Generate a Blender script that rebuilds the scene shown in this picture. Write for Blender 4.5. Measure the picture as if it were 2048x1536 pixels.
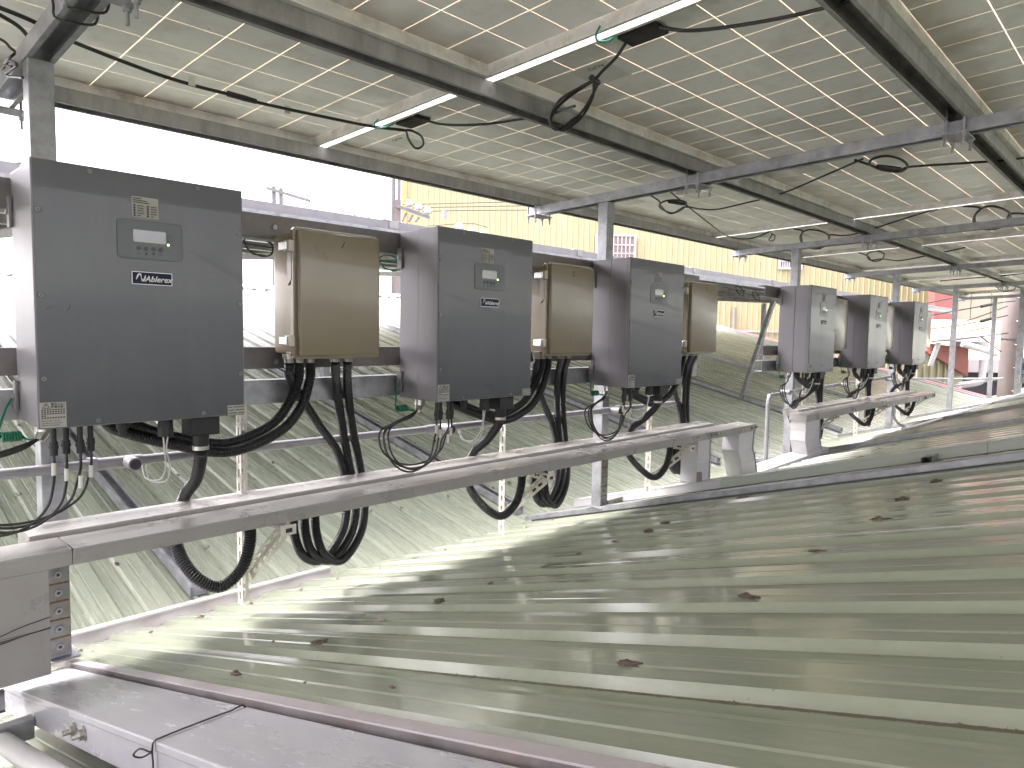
import bpy, bmesh, math, random
from mathutils import Vector, Matrix, noise as mnoise
random.seed(7)
sc = bpy.context.scene
for o in list(bpy.data.objects):
    bpy.data.objects.remove(o)
# ------------------------------------------------------------------ camera
FPX, YAW, PITCH, ROLL = 1392.52, math.radians(46.1725), math.radians(-4.1277), math.radians(0.918)
CAM = Vector((-0.44544, -2.13593, -0.42987))
fwd = Vector((math.sin(YAW) * math.cos(PITCH), math.cos(YAW) * math.cos(PITCH), math.sin(PITCH)))
right = Vector((math.cos(YAW), -math.sin(YAW), 0))
up = right.cross(fwd)
r2 = right * math.cos(ROLL) + up * math.sin(ROLL)
u2 = up * math.cos(ROLL) - right * math.sin(ROLL)
cd = bpy.data.cameras.new('camera'); cam = bpy.data.objects.new('camera', cd); sc.collection.objects.link(cam)
cam.matrix_world = Matrix(((r2.x, u2.x, -fwd.x, CAM.x), (r2.y, u2.y, -fwd.y, CAM.y), (r2.z, u2.z, -fwd.z, CAM.z), (0, 0, 0, 1)))
cd.sensor_fit = 'HORIZONTAL'; cd.sensor_width = 36; cd.lens = FPX / 2048 * 36; cd.clip_start = 0.02; cd.clip_end = 600
sc.camera = cam
# ------------------------------------------------------------------ sky, sun, exposure
W = bpy.data.worlds.new('World'); sc.world = W; W.use_nodes = True
nt = W.node_tree; bg = nt.nodes['Background']
sky = nt.nodes.new('ShaderNodeTexSky'); sky.sky_type = 'NISHITA'; sky.sun_disc = False
SUN_EL, SUN_AZ = math.radians(58), math.radians(-35)
sky.sun_elevation = SUN_EL; sky.sun_rotation = SUN_AZ
sky.air_density = 1.2; sky.dust_density = 6.0; sky.ozone_density = 1.0
hs = nt.nodes.new('ShaderNodeHueSaturation'); hs.inputs['Saturation'].default_value = 0.16; hs.inputs['Value'].default_value = 1.0
tint = nt.nodes.new('ShaderNodeMix'); tint.data_type = 'RGBA'; tint.blend_type = 'MULTIPLY'; tint.inputs[0].default_value = 1.0
tint.inputs[7].default_value = (0.99, 0.94, 1.0, 1)
nt.links.new(sky.outputs[0], hs.inputs['Color']); nt.links.new(hs.outputs[0], tint.inputs[6]); nt.links.new(tint.outputs[2], bg.inputs['Color'])
bg.inputs['Strength'].default_value = 0.15
sd = bpy.data.lights.new('sun', 'SUN'); sd.energy = 0.5; sd.angle = math.radians(35); sd.color = (1.0, 0.965, 0.91)
sun = bpy.data.objects.new('sun', sd); sc.collection.objects.link(sun)
sdir = Vector((math.sin(SUN_AZ) * math.cos(SUN_EL), math.cos(SUN_AZ) * math.cos(SUN_EL), math.sin(SUN_EL)))
sun.rotation_euler = sdir.to_track_quat('Z', 'Y').to_euler(); sun.location = (0, 0, 20)
vs = sc.view_settings; vs.view_transform = 'Standard'; vs.look = 'None'; vs.gamma = 1; vs.use_curve_mapping = False
vs.exposure = 3.25
sc.render.engine = 'CYCLES'; sc.cycles.max_bounces = 5; sc.cycles.diffuse_bounces = 4; sc.cycles.transmission_bounces = 3; sc.cycles.glossy_bounces = 2; sc.cycles.transparent_max_bounces = 2; sc.cycles.caustics_reflective = False; sc.cycles.caustics_refractive = False
sc.render.resolution_x = 1024; sc.render.resolution_y = 768
# ------------------------------------------------------------------ surveying helpers (pixel of the 2048 px photo -> point on a known plane)
def ray(x, y):
    return (r2 * ((x - 1024) / FPX) + u2 * ((768 - y) / FPX) + fwd).normalized()
def hit(x, y, n, d):
    r = ray(x, y); n = Vector(n); return CAM + r * ((d - n.dot(CAM)) / n.dot(r))
SN, SF, SP = -0.292, 0.238, -0.037            # slopes dz/dy of near roof, far roof, canopy
def atY(x, y, Y): return hit(x, y, (0, 1, 0), Y)
def atX(x, y, X): return hit(x, y, (1, 0, 0), X)
def atN(x, y, off=0): return hit(x, y, (0, -SN, 1), -1.53 - SN * 0.4 + off)
def atF(x, y, off=0): return hit(x, y, (0, -SF, 1), -1.72 - SF * 0.97 + off)
def atP(x, y, off=0): return hit(x, y, (0, -SP, 1), 0.412 - SP * 0.37 + off)
def atD(x, y, d):
    r = ray(x, y); return CAM + r * (d / r.dot(fwd))
def zN(y, off=0): return -1.53 + SN * (y - 0.4) + off
def zF(y, off=0): return -1.72 + SF * (y - 0.97) + off
def zP(y, off=0): return 0.412 + SP * (y - 0.37) + off
# ------------------------------------------------------------------ materials
MATS = {}
def mat(name, col, rough=0.5, metal=0.0, var=0.12, scale=6.0, stretch=(1, 1, 1), stain=None, stain_amt=0.0, stain_scale=3.0,
        bump=0.0, bscale=60.0, rvar=0.0, emit=None, coords='Position', spec=0.5, coat=0.0):
    if name in MATS: return MATS[name]
    m = bpy.data.materials.new(name); m.use_nodes = True; t = m.node_tree; b = t.nodes['Principled BSDF']; L = t.links.new
    b.inputs['Roughness'].default_value = rough; b.inputs['Metallic'].default_value = metal
    b.inputs['Specular IOR Level'].default_value = spec; b.inputs['Coat Weight'].default_value = coat
    g = t.nodes.new('ShaderNodeNewGeometry' if coords == 'Position' else 'ShaderNodeTexCoord')
    mp = t.nodes.new('ShaderNodeMapping'); mp.inputs['Scale'].default_value = stretch
    L(g.outputs['Position' if coords == 'Position' else 'Object'], mp.inputs['Vector'])
    n1 = t.nodes.new('ShaderNodeTexNoise'); n1.inputs['Scale'].default_value = scale; n1.inputs['Detail'].default_value = 6; n1.inputs['Roughness'].default_value = 0.65
    L(mp.outputs[0], n1.inputs['Vector'])
    mr = t.nodes.new('ShaderNodeMapRange'); mr.inputs[1].default_value = 0.3; mr.inputs[2].default_value = 0.7
    mr.inputs[3].default_value = 1 - var; mr.inputs[4].default_value = 1 + var
    L(n1.outputs['Fac'], mr.inputs[0])
    mx = t.nodes.new('ShaderNodeMix'); mx.data_type = 'RGBA'; mx.blend_type = 'MULTIPLY'; mx.inputs[0].default_value = 1
    mx.inputs[6].default_value = (*col, 1); L(mr.outputs[0], mx.inputs[7]); out = mx.outputs[2]
    if stain:
        n2 = t.nodes.new('ShaderNodeTexNoise'); n2.inputs['Scale'].default_value = stain_scale; n2.inputs['Detail'].default_value = 8; n2.inputs['Roughness'].default_value = 0.7
        L(mp.outputs[0], n2.inputs['Vector'])
        r = t.nodes.new('ShaderNodeMapRange'); r.inputs[1].default_value = 0.52 - stain_amt * 0.3; r.inputs[2].default_value = 0.86 - stain_amt * 0.2
        L(n2.outputs['Fac'], r.inputs[0])
        m2 = t.nodes.new('ShaderNodeMix'); m2.data_type = 'RGBA'; L(r.outputs[0], m2.inputs[0]); L(out, m2.inputs[6]); m2.inputs[7].default_value = (*stain, 1); out = m2.outputs[2]
    L(out, b.inputs['Base Color'])
    if rvar:
        r3 = t.nodes.new('ShaderNodeMapRange'); r3.inputs[1].default_value = 0.3; r3.inputs[2].default_value = 0.7
        r3.inputs[3].default_value = max(rough - rvar, 0.03); r3.inputs[4].default_value = min(rough + rvar, 1); L(n1.outputs['Fac'], r3.inputs[0]); L(r3.outputs[0], b.inputs['Roughness'])
    if bump:
        n3 = t.nodes.new('ShaderNodeTexNoise'); n3.inputs['Scale'].default_value = bscale; n3.inputs['Detail'].default_value = 4
        L(mp.outputs[0], n3.inputs['Vector'])
        bm_ = t.nodes.new('ShaderNodeBump'); bm_.inputs['Strength'].default_value = bump; bm_.inputs['Distance'].default_value = 0.01
        L(n3.outputs['Fac'], bm_.inputs['Height']); L(bm_.outputs[0], b.inputs['Normal'])
    if emit:
        b.inputs['Emission Color'].default_value = (*emit[:3], 1); b.inputs['Emission Strength'].default_value = emit[3]
    MATS[name] = m; return m
galv = mat('galvanised_steel', (0.31, 0.315, 0.335), 0.42, 0.55, 0.28, 14, stain=(0.46, 0.465, 0.49), stain_amt=0.15, stain_scale=11, rvar=0.12, bump=0.05)
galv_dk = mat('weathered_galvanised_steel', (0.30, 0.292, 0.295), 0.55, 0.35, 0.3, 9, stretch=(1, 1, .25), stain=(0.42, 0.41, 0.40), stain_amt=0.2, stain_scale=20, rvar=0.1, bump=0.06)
steel_br = mat('brown_primer_steel', (0.20, 0.185, 0.19), 0.45, 0.3, 0.25, 10, stain=(0.24, 0.16, 0.11), stain_amt=0.1, stain_scale=4, rvar=.1)
inv_face = mat('shaded_front_paint', (0.077, 0.081, 0.093), 0.32, 0.15, 0.09, 2.2, stretch=(3, 1, .45), stain=(0.092, 0.092, 0.094), stain_amt=0.12, stain_scale=7, rvar=0.05, bump=0.03, bscale=900, coords='Object', coat=0.25)  # case paint darkened so the fronts carry the canopy's shade in their colour
inv_side = mat('silver_grey_paint', (0.185, 0.178, 0.191), 0.38, 0.25, 0.03, 3, rvar=0.04, bump=0.02, bscale=700, coords='Object')
galv_far = mat('dull_galvanised_steel', (0.11, 0.108, 0.115), 0.5, 0.2, 0.2, 5)
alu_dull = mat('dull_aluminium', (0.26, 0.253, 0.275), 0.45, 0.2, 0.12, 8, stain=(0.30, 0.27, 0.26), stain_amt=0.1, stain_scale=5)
screw_m = mat('stainless_screw', (0.20, 0.205, 0.215), 0.4, 0.4, 0.1, 40)
ring_m = mat('dark_washer', (0.07, 0.075, 0.08), 0.5)
disp_m = mat('display_bezel', (0.080, 0.094, 0.10), 0.3, 0.0, 0.03)
glass_m = mat('display_glass', (0.16, 0.17, 0.19), 0.06, 0.0, 0.05, spec=1.0)
btn_m = mat('grey_button', (0.055, 0.062, 0.066), 0.45)
ink = mat('black_ink', (0.02, 0.02, 0.022), 0.6)
faint_ink = mat('faint_grey_print', (0.062, 0.066, 0.072), 0.5)
sticker_m = mat('sticker_paper', (0.36, 0.35, 0.325), 0.5, 0, 0.06, 20)
navy = mat('navy_badge', (0.010, 0.012, 0.04), 0.5, spec=.25)
badge_wh = mat('badge_white', (0.60, 0.60, 0.62), 0.35)
badge_rim = mat('badge_rim', (0.45, 0.45, 0.48), 0.3, 0.7)
led_m = mat('green_led', (0.3, 0.8, 0.1), 0.3, emit=(0.45, 1.0, 0.15, 2.5))
beige = mat('beige_plastic', (0.232, 0.193, 0.132), 0.23, 0, 0.05, 4, stain=(0.22, 0.185, 0.14), stain_amt=0.05, stain_scale=6, rvar=0.05, coords='Object', coat=0.25)
latch_m = mat('latch_plastic', (0.55, 0.50, 0.43), 0.3, 0, 0.05)
latch_c = mat('latch_chrome', (0.7, 0.7, 0.7), 0.2, 0.9, 0.05)
nickel = mat('nickel_gland', (0.50, 0.48, 0.44), 0.3, 0.85, 0.15, 30)
black = mat('black_conduit', (0.012, 0.012, 0.013), 0.38, 0, 0.15, 30)
blackm = mat('black_plastic', (0.014, 0.014, 0.015), 0.5, 0, 0.1, 30)
blackc = mat('black_cable', (0.013, 0.013, 0.013), 0.42, 0, 0.1, 30)
greenw = mat('green_wire', (0.005, 0.14, 0.075), 0.4)
tealw = mat('teal_wire', (0.02, 0.22, 0.16), 0.4)
whitew = mat('white_wire', (0.55, 0.55, 0.53), 0.45)
tag_m = mat('cable_marker', (0.62, 0.60, 0.56), 0.5)
pvc = mat('grey_pvc', (0.25, 0.245, 0.26), 0.3, 0, 0.06, 6, rvar=.05)
duct_m = mat('cream_duct', (0.31, 0.30, 0.285), 0.30, 0, 0.06, 4, stain=(0.28, 0.25, 0.225), stain_amt=0.12, stain_scale=9, rvar=0.08)
duct_gr = mat('grey_duct', (0.38, 0.375, 0.405), 0.26, 0, 0.06, 5, stretch=(3, .4, 1), rvar=0.06)
duct_wh = mat('white_duct', (0.52, 0.51, 0.53), 0.3, 0, 0.05, 4, stain=(0.55, 0.52, 0.48), stain_amt=0.05)
perf_m = mat('cream_slotted_angle', (0.62, 0.59, 0.53), 0.42, 0.1, 0.12, 20)
cell_m = mat('panel_backsheet', (0.88, 0.875, 0.86), 0.34, 0, 0.035, 2.2, stain=(0.62, 0.60, 0.54), stain_amt=0.1, stain_scale=5, rvar=0.06)
def backsheet_dirt(m):
    t = m.node_tree; b = t.nodes['Principled BSDF']; L = t.links.new; src = b.inputs['Base Color'].links[0].from_socket
    g = t.nodes.new('ShaderNodeNewGeometry'); sp = t.nodes.new('ShaderNodeSeparateXYZ'); L(g.outputs['Position'], sp.inputs[0])
    a = t.nodes.new('ShaderNodeMath'); a.operation = 'MULTIPLY_ADD'; a.inputs[1].default_value = -1 / 1.195; a.inputs[2].default_value = .925 / 1.195; L(sp.outputs['Y'], a.inputs[0])
    f_ = t.nodes.new('ShaderNodeMath'); f_.operation = 'FRACT'; L(a.outputs[0], f_.inputs[0])
    n = t.nodes.new('ShaderNodeTexNoise'); n.inputs['Scale'].default_value = 7; n.inputs['Detail'].default_value = 7; L(g.outputs['Position'], n.inputs['Vector'])
    w = t.nodes.new('ShaderNodeMath'); w.operation = 'MULTIPLY_ADD'; w.inputs[1].default_value = -.20; L(n.outputs['Fac'], w.inputs[0]); L(f_.outputs[0], w.inputs[2])
    r = t.nodes.new('ShaderNodeMapRange'); r.inputs[1].default_value = -.11; r.inputs[2].default_value = .03; r.inputs[3].default_value = .75; r.inputs[4].default_value = 0; L(w.outputs[0], r.inputs[0])
    x = t.nodes.new('ShaderNodeMix'); x.data_type = 'RGBA'; L(r.outputs[0], x.inputs[0]); L(src, x.inputs[6]); x.inputs[7].default_value = (.34, .28, .21, 1); 
    n2 = t.nodes.new('ShaderNodeTexNoise'); n2.inputs['Scale'].default_value = 55; n2.inputs['Detail'].default_value = 3; L(g.outputs['Position'], n2.inputs['Vector'])
    r2_ = t.nodes.new('ShaderNodeMapRange'); r2_.inputs[1].default_value = .70; r2_.inputs[2].default_value = .75; r2_.inputs[4].default_value = .5; L(n2.outputs['Fac'], r2_.inputs[0])
    x2 = t.nodes.new('ShaderNodeMix'); x2.data_type = 'RGBA'; L(r2_.outputs[0], x2.inputs[0]); L(x.outputs[2], x2.inputs[6]); x2.inputs[7].default_value = (.25, .22, .18, 1); L(x2.outputs[2], b.inputs['Base Color'])
backsheet_dirt(cell_m)
alu = mat('aluminium_frame', (0.80, 0.79, 0.77), 0.32, 0.4, 0.12, 10, stain=(0.36, 0.28, 0.18), stain_amt=0.12, stain_scale=7)
label_m = mat('panel_label', (0.70, 0.70, 0.66), 0.5)
sealant = mat('brown_sealant', (0.10, 0.075, 0.06), 0.75, 0, 0.5, 45, bump=0.8, bscale=90)
sealant_l = mat('grey_sealant', (0.36, 0.32, 0.28), 0.75, 0, 0.4, 45, bump=0.8, bscale=90)
flash_m = mat('flashing', (0.44, 0.40, 0.41), 0.5, 0.1, 0.15, 8, stretch=(1, .3, 1), stain=(0.26, 0.20, 0.18), stain_amt=0.1)
gut_m = mat('white_gutter', (0.55, 0.52, 0.53), 0.45, 0, 0.06, 8, stain=(0.45, 0.38, 0.34), stain_amt=0.1)
yellow = mat('yellow_cladding', (0.31, 0.272, 0.155), 0.55, 0, 0.05, 0.6, stretch=(1, 1, .15), stain=(0.25, 0.21, 0.115), stain_amt=0.03, stain_scale=2)
cream_w = mat('pale_yellow_cladding', (0.30, 0.255, 0.19), 0.55, 0, 0.05, 0.6, stretch=(1, 1, .2))
orange = mat('orange_trim', (0.55, 0.30, 0.08), 0.5)
red_m = mat('red_paint', (0.24, 0.075, 0.07), 0.5, 0, 0.1, 1.5)
pink_m = mat('faded_red_flashing', (0.42, 0.16, 0.16), 0.5, 0, 0.12, 4)
white_m = mat('white_paint', (0.36, 0.352, 0.37), 0.45, 0, 0.05)
conc = mat('concrete_pole', (0.14, 0.113, 0.106), 0.8, 0, 0.12, 5, stretch=(1, 1, .3), bump=0.2, bscale=30)
grn_wall = mat('olive_cladding', (0.34, 0.32, 0.22), 0.55, 0, 0.08, 1.2)
grey_wall = mat('grey_render', (0.30, 0.27, 0.28), 0.7, 0, 0.1, 1)
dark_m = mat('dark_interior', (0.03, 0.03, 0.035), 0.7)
porc = mat('porcelain', (0.30, 0.30, 0.32), 0.2)
winred = mat('red_shutter', (0.22, 0.165, 0.145), 0.5)
tileo = mat('tan_roof', (0.42, 0.30, 0.19), 0.6, 0, 0.08, 1)
blue_ink = mat('blue_ink', (0.03, 0.10, 0.35), 0.5)
wire_m = mat('tie_wire', (0.06, 0.055, 0.05), 0.45, 0.5)
rust_m = mat('rusty_steel', (0.22, 0.225, 0.22), 0.55, 0.4, 0.25, 18, stain=(0.21, 0.14, 0.09), stain_amt=0.25, stain_scale=14)
rust_dk = mat('rust_seam', (0.16, 0.08, 0.04), 0.8, 0, 0.4, 50)
ground_m = mat('street_concrete', (0.28, 0.27, 0.26), 0.8, 0, 0.15, 0.5)
def translucent():
    m = bpy.data.materials.new('translucent_encapsulant'); m.use_nodes = True; t = m.node_tree
    t.nodes.remove(t.nodes['Principled BSDF']); o = t.nodes['Material Output']
    tr = t.nodes.new('ShaderNodeBsdfTranslucent'); tr.inputs['Color'].default_value = (0.26, 0.21, 0.145, 1)
    df = t.nodes.new('ShaderNodeBsdfDiffuse'); df.inputs['Color'].default_value = (0.6, 0.55, 0.45, 1)
    nz = t.nodes.new('ShaderNodeTexNoise'); nz.inputs['Scale'].default_value = 2.0
    mr = t.nodes.new('ShaderNodeMapRange'); mr.inputs[3].default_value = 0.45; mr.inputs[4].default_value = 0.8
    g = t.nodes.new('ShaderNodeNewGeometry'); t.links.new(g.outputs['Position'], nz.inputs['Vector']); t.links.new(nz.outputs['Fac'], mr.inputs[0])
    mx = t.nodes.new('ShaderNodeMixShader'); t.links.new(mr.outputs[0], mx.inputs[0]); t.links.new(df.outputs[0], mx.inputs[1]); t.links.new(tr.outputs[0], mx.inputs[2])
    t.links.new(mx.outputs[0], o.inputs['Surface']); return m
encaps = translucent()
def roof_material(name, col, dirt_line, ro=(.13, .24), coat=.15, spec=.5, x0=0.110, run=.40):
    m = bpy.data.materials.new(name); m.use_nodes = True; t = m.node_tree; b = t.nodes['Principled BSDF']; L = t.links.new
    g = t.nodes.new('ShaderNodeNewGeometry'); sep = t.nodes.new('ShaderNodeSeparateXYZ'); L(g.outputs['Position'], sep.inputs[0])
    def nz(sc_, stretch, det=6, ro=0.65):
        mp = t.nodes.new('ShaderNodeMapping'); mp.inputs['Scale'].default_value = stretch; L(g.outputs['Position'], mp.inputs[0])
        n = t.nodes.new('ShaderNodeTexNoise'); n.inputs['Scale'].default_value = sc_; n.inputs['Detail'].default_value = det; n.inputs['Roughness'].default_value = ro; L(mp.outputs[0], n.inputs['Vector']); return n.outputs['Fac']
    def mrange(i, a, b_, c=0, d=1):
        n = t.nodes.new('ShaderNodeMapRange'); n.inputs[1].default_value = a; n.inputs[2].default_value = b_; n.inputs[3].default_value = c; n.inputs[4].default_value = d; L(i, n.inputs[0]); return n.outputs[0]
    def math_(op, a, b_=None):
        n = t.nodes.new('ShaderNodeMath'); n.operation = op
        for k, v in enumerate((a, b_)):
            if v is None: continue
            if isinstance(v, (int, float)): n.inputs[k].default_value = v
            else: L(v, n.inputs[k])
        return n.outputs[0]
    def mixc(f, a, c, bt='MIX'):
        n = t.nodes.new('ShaderNodeMix'); n.data_type = 'RGBA'; n.blend_type = bt
        if isinstance(f, (int, float)): n.inputs[0].default_value = f
        else: L(f, n.inputs[0])
        if isinstance(a, tuple): n.inputs[6].default_value = (*a, 1)
        else: L(a, n.inputs[6])
        if isinstance(c, tuple): n.inputs[7].default_value = (*c, 1)
        else: L(c, n.inputs[7])
        return n.outputs[2]
    streak = nz(3.0, (9, .7, .7), 7)
    fine = nz(30, (4, 1, 1), 5)
    blot = nz(1.3, (1.5, 1, 1), 6)
    c = mixc(1.0, col, mrange(streak, .3, .7, .93, 1.06), 'MULTIPLY')
    c = mixc(1.0, c, mrange(fine, .3, .7, .95, 1.04), 'MULTIPLY')
    c = mixc(mrange(blot, .50, .80, 0, .30), c, (0.34, 0.32, 0.26))                       # dusty film
    c = mixc(mrange(nz(4, (9, .35, .35), 8, .75), .62, .80, 0, run), c, (0.24, 0.19, 0.15))   # brown run marks
    oi = t.nodes.new('ShaderNodeObjectInfo'); c = mixc(1.0, c, mrange(oi.outputs['Random'], 0, 1, .93, 1.06), 'MULTIPLY')   # sheets fade differently
    fr = math_('FRACT', math_('DIVIDE', math_('SUBTRACT', sep.outputs['X'], x0 - 50 * RP_), RP_))                            # grime in the corners of the pans
    dd = math_('MINIMUM', math_('ABSOLUTE', math_('SUBTRACT', fr, .384)), math_('MINIMUM', fr, math_('SUBTRACT', 1.0, fr)))
    gm = math_('MULTIPLY', mrange(dd, .0, .045, 1, 0), mrange(nz(6, (1, .6, .6), 8, .75), .40, .68, 0, .75))
    c = mixc(gm, c, (0.13, 0.105, 0.085))
    spk = nz(120, (1, .6, .6), 2)
    c = mixc(mrange(spk, .73, .76, 0, .7), c, (0.12, 0.10, 0.08))
    if dirt_line:
        w = math_('MULTIPLY', mrange(nz(9, (1, 1, 1), 8, .8), .30, .62, 0.0, 1.0), 0.0068)
        y0 = mrange(sep.outputs['Y'], -1.2, .2, 1.0, .12)
        d = math_('ABSOLUTE', math_('SUBTRACT', sep.outputs['X'], dirt_line))
        c = mixc(math_('LESS_THAN', d, math_('MULTIPLY', w, y0)), c, (0.115, 0.092, 0.07))
    L(c, b.inputs['Base Color'])
    L(mrange(streak, .3, .7, *ro), b.inputs['Roughness'])
    b.inputs['Specular IOR Level'].default_value = spec; b.inputs['Coat Weight'].default_value = coat; b.inputs['Coat Roughness'].default_value = 0.1
    bm_ = t.nodes.new('ShaderNodeBump'); bm_.inputs['Strength'].default_value = 0.012; bm_.inputs['Distance'].default_value = 0.01
    L(nz(2.2, (2.5, 1, 1), 3), bm_.inputs['Height']); L(bm_.outputs[0], b.inputs['Normal'])
    return m
DIRT_X = 0.404; RP_ = 0.2125
roof_m = roof_material('green_roof_sheet', (0.262, 0.288, 0.212), DIRT_X)
roof_f = roof_material('paler_green_roof_sheet', (0.32, 0.35, 0.27), 0, (.20, .34), 0.0, .5, -5.0, .12)  # same green as the near roof, mixed paler
# ------------------------------------------------------------------ mesh helpers
class MB:
    def __init__(s): s.v = []; s.f = []
    def add(s, vs_, fs):
        n = len(s.v); s.v += [tuple(v) for v in vs_]; s.f += [tuple(i + n for i in f) for f in fs]; return s
    def box(s, x0, x1, y0, y1, z0, z1):
        return s.add([(x0, y0, z0), (x1, y0, z0), (x1, y1, z0), (x0, y1, z0), (x0, y0, z1), (x1, y0, z1), (x1, y1, z1), (x0, y1, z1)],
                     [(0, 3, 2, 1), (4, 5, 6, 7), (0, 1, 5, 4), (1, 2, 6, 5), (2, 3, 7, 6), (3, 0, 4, 7)])
    def hexa(s, p):   # eight points, bottom ring then top ring
        return s.add(p, [(0, 3, 2, 1), (4, 5, 6, 7), (0, 1, 5, 4), (1, 2, 6, 5), (2, 3, 7, 6), (3, 0, 4, 7)])
    def bar(s, a, b, wv, hv):  # bar from a to b, half-width vectors
        a, b, wv, hv = map(Vector, (a, b, wv, hv))
        return s.hexa([a - wv - hv, b - wv - hv, b + wv - hv, a + wv - hv, a - wv + hv, b - wv + hv, b + wv + hv, a + wv + hv])
    def cyl(s, a, b, ra, rb=None, n=16):
        a, b = Vector(a), Vector(b); rb = ra if rb is None else rb
        d = (b - a).normalized(); e = d.orthogonal().normalized(); g = d.cross(e)
        vs_ = []
        for p, r in ((a, ra), (b, rb)):
            vs_ += [p + (e * math.cos(2 * math.pi * i / n) + g * math.sin(2 * math.pi * i / n)) * r for i in range(n)]
        fs = [(i, (i + 1) % n, n + (i + 1) % n, n + i) for i in range(n)] + [tuple(range(n - 1, -1, -1)), tuple(range(n, 2 * n))]
        return s.add(vs_, fs)
    def sweep(s, pts, rad, n=10, closed=False):
        pts = [Vector(p) for p in pts]; m = len(pts)
        tang = [(pts[min(i + 1, m - 1)] - pts[max(i - 1, 0)]).normalized() for i in range(m)]
        e = tang[0].orthogonal().normalized(); vs_ = []
        for i in range(m):
            e = (e - tang[i] * e.dot(tang[i])).normalized(); g = tang[i].cross(e)
            r = rad(i) if callable(rad) else rad
            vs_ += [pts[i] + (e * math.cos(2 * math.pi * k / n) + g * math.sin(2 * math.pi * k / n)) * r for k in range(n)]
        fs = [(i * n + k, i * n + (k + 1) % n, (i + 1) * n + (k + 1) % n, (i + 1) * n + k) for i in range(m - 1) for k in range(n)]
        fs += [tuple(range(n - 1, -1, -1)), tuple(range((m - 1) * n, m * n))]
        return s.add(vs_, fs)
    def prism(s, poly, fn, d0, d1):  # poly in 2d, fn(u, v, d) -> 3d
        n = len(poly)
        return s.add([fn(u, v, d0) for u, v in poly] + [fn(u, v, d1) for u, v in poly],
                     [tuple(range(n - 1, -1, -1)), tuple(range(n, 2 * n))] + [(i, (i + 1) % n, n + (i + 1) % n, n + i) for i in range(n)])
    def mesh(s, name, m, bevel=0, smooth=False, seg=2):
        me = bpy.data.meshes.new(name); me.from_pydata(s.v, [], s.f)
        bm = bmesh.new(); bm.from_mesh(me)
        bmesh.ops.recalc_face_normals(bm, faces=bm.faces)
        if bevel:
            bmesh.ops.bevel(bm, geom=[e for e in bm.edges if e.is_manifold and e.calc_face_angle(0) > 0.6], offset=bevel, segments=seg, affect='EDGES', profile=0.6)
        bm.to_mesh(me); bm.free()
        if smooth:
            for p in me.polygons: p.use_smooth = True
            me.set_sharp_from_angle(angle=math.radians(38))
        if m: me.materials.append(m)
        return me
COL = sc.collection
def link(name, data, parent=None, loc=None):
    o = bpy.data.objects.new(name, data); COL.objects.link(o)
    if parent: o.parent = parent
    if loc: o.location = loc
    return o
def obj(name, mb, m, parent=None, bevel=0, smooth=False, loc=None, seg=2):
    return link(name, mb.mesh(name, m, bevel, smooth, seg), parent, loc)
def tag(o, label, cat, group=None):
    o['label'] = label; o['category'] = cat
    if group: o['group'] = group
    return o
def thing(name, label, cat, loc=(0, 0, 0), group=None):
    return tag(link(name, None, None, loc), label, cat, group)
def struct(name, o=None, loc=(0, 0, 0)):
    o = o or link(name, None, None, loc); o['kind'] = 'structure'; return o
def copy_tree(o, parent=None):
    c = o.copy(); COL.objects.link(c)
    if parent: c.parent = parent
    for ch in list(o.children): copy_tree(ch, c)
    return c
def smoothpath(pts, step):
    pts = [Vector(p) for p in pts]; P = [pts[0] * 2 - pts[1]] + pts + [pts[-1] * 2 - pts[-2]]; dense = []
    for i in range(1, len(P) - 2):
        a, b, c, d = P[i - 1:i + 3]
        for k in range(24):
            t = k / 24
            dense.append(0.5 * ((2 * b) + (c - a) * t + (2 * a - 5 * b + 4 * c - d) * t * t + (3 * b - a - 3 * c + d) * t ** 3))
    dense.append(pts[-1]); out = [dense[0]]; acc = 0
    for i in range(1, len(dense)):
        seg = (dense[i] - dense[i - 1]).length; pos = 0
        while seg > 0 and acc + (seg - pos) >= step:
            pos += step - acc; acc = 0; out.append(dense[i - 1].lerp(dense[i], pos / seg))
        acc += seg - pos
    if (out[-1] - dense[-1]).length > step * .3: out.append(dense[-1])
    return out
def cable(name, pts, r, m, parent=None, step=0.02, n=8):
    return obj(name, MB().sweep(smoothpath(pts, step), r, n), m, parent, smooth=True)
def conduit_mesh(pts, r, pitch=0.0085, n=12):
    p = smoothpath(pts, pitch / 3)
    return MB().sweep(p, lambda i: r if i % 3 != 2 else r * 0.86, n)
def text(name, s, size, m, parent, loc, rot=(math.pi / 2, 0, 0), shear=0, bold=0, align='LEFT', ext=0.0002):
    c = bpy.data.curves.new(name, 'FONT'); c.body = s; c.size = size; c.shear = shear; c.offset = bold; c.extrude = ext; c.align_x = align; c.resolution_u = 3
    o = bpy.data.objects.new('tmp', c); COL.objects.link(o); dg = bpy.context.evaluated_depsgraph_get()
    me = bpy.data.meshes.new_from_object(o.evaluated_get(dg)); bpy.data.objects.remove(o); bpy.data.curves.remove(c)
    me.materials.clear(); me.materials.append(m)
    t = link(name, me, parent, loc); t.rotation_euler = rot; return t
def rrect(x0, x1, z0, z1, r, n=5):
    p = []
    for cx, cz, a0 in ((x1 - r, z1 - r, 0), (x0 + r, z1 - r, 90), (x0 + r, z0 + r, 180), (x1 - r, z0 + r, 270)):
        p += [(cx + r * math.cos(math.radians(a0 + 90 * i / n)), cz + r * math.sin(math.radians(a0 + 90 * i / n))) for i in range(n + 1)]
    return p
YF = lambda u, v, d: (u, d, v)
ORD = ['nearest and largest', 'second from the left', 'third from the left', 'fourth from the left', 'fifth from the left', 'farthest and smallest']
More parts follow.
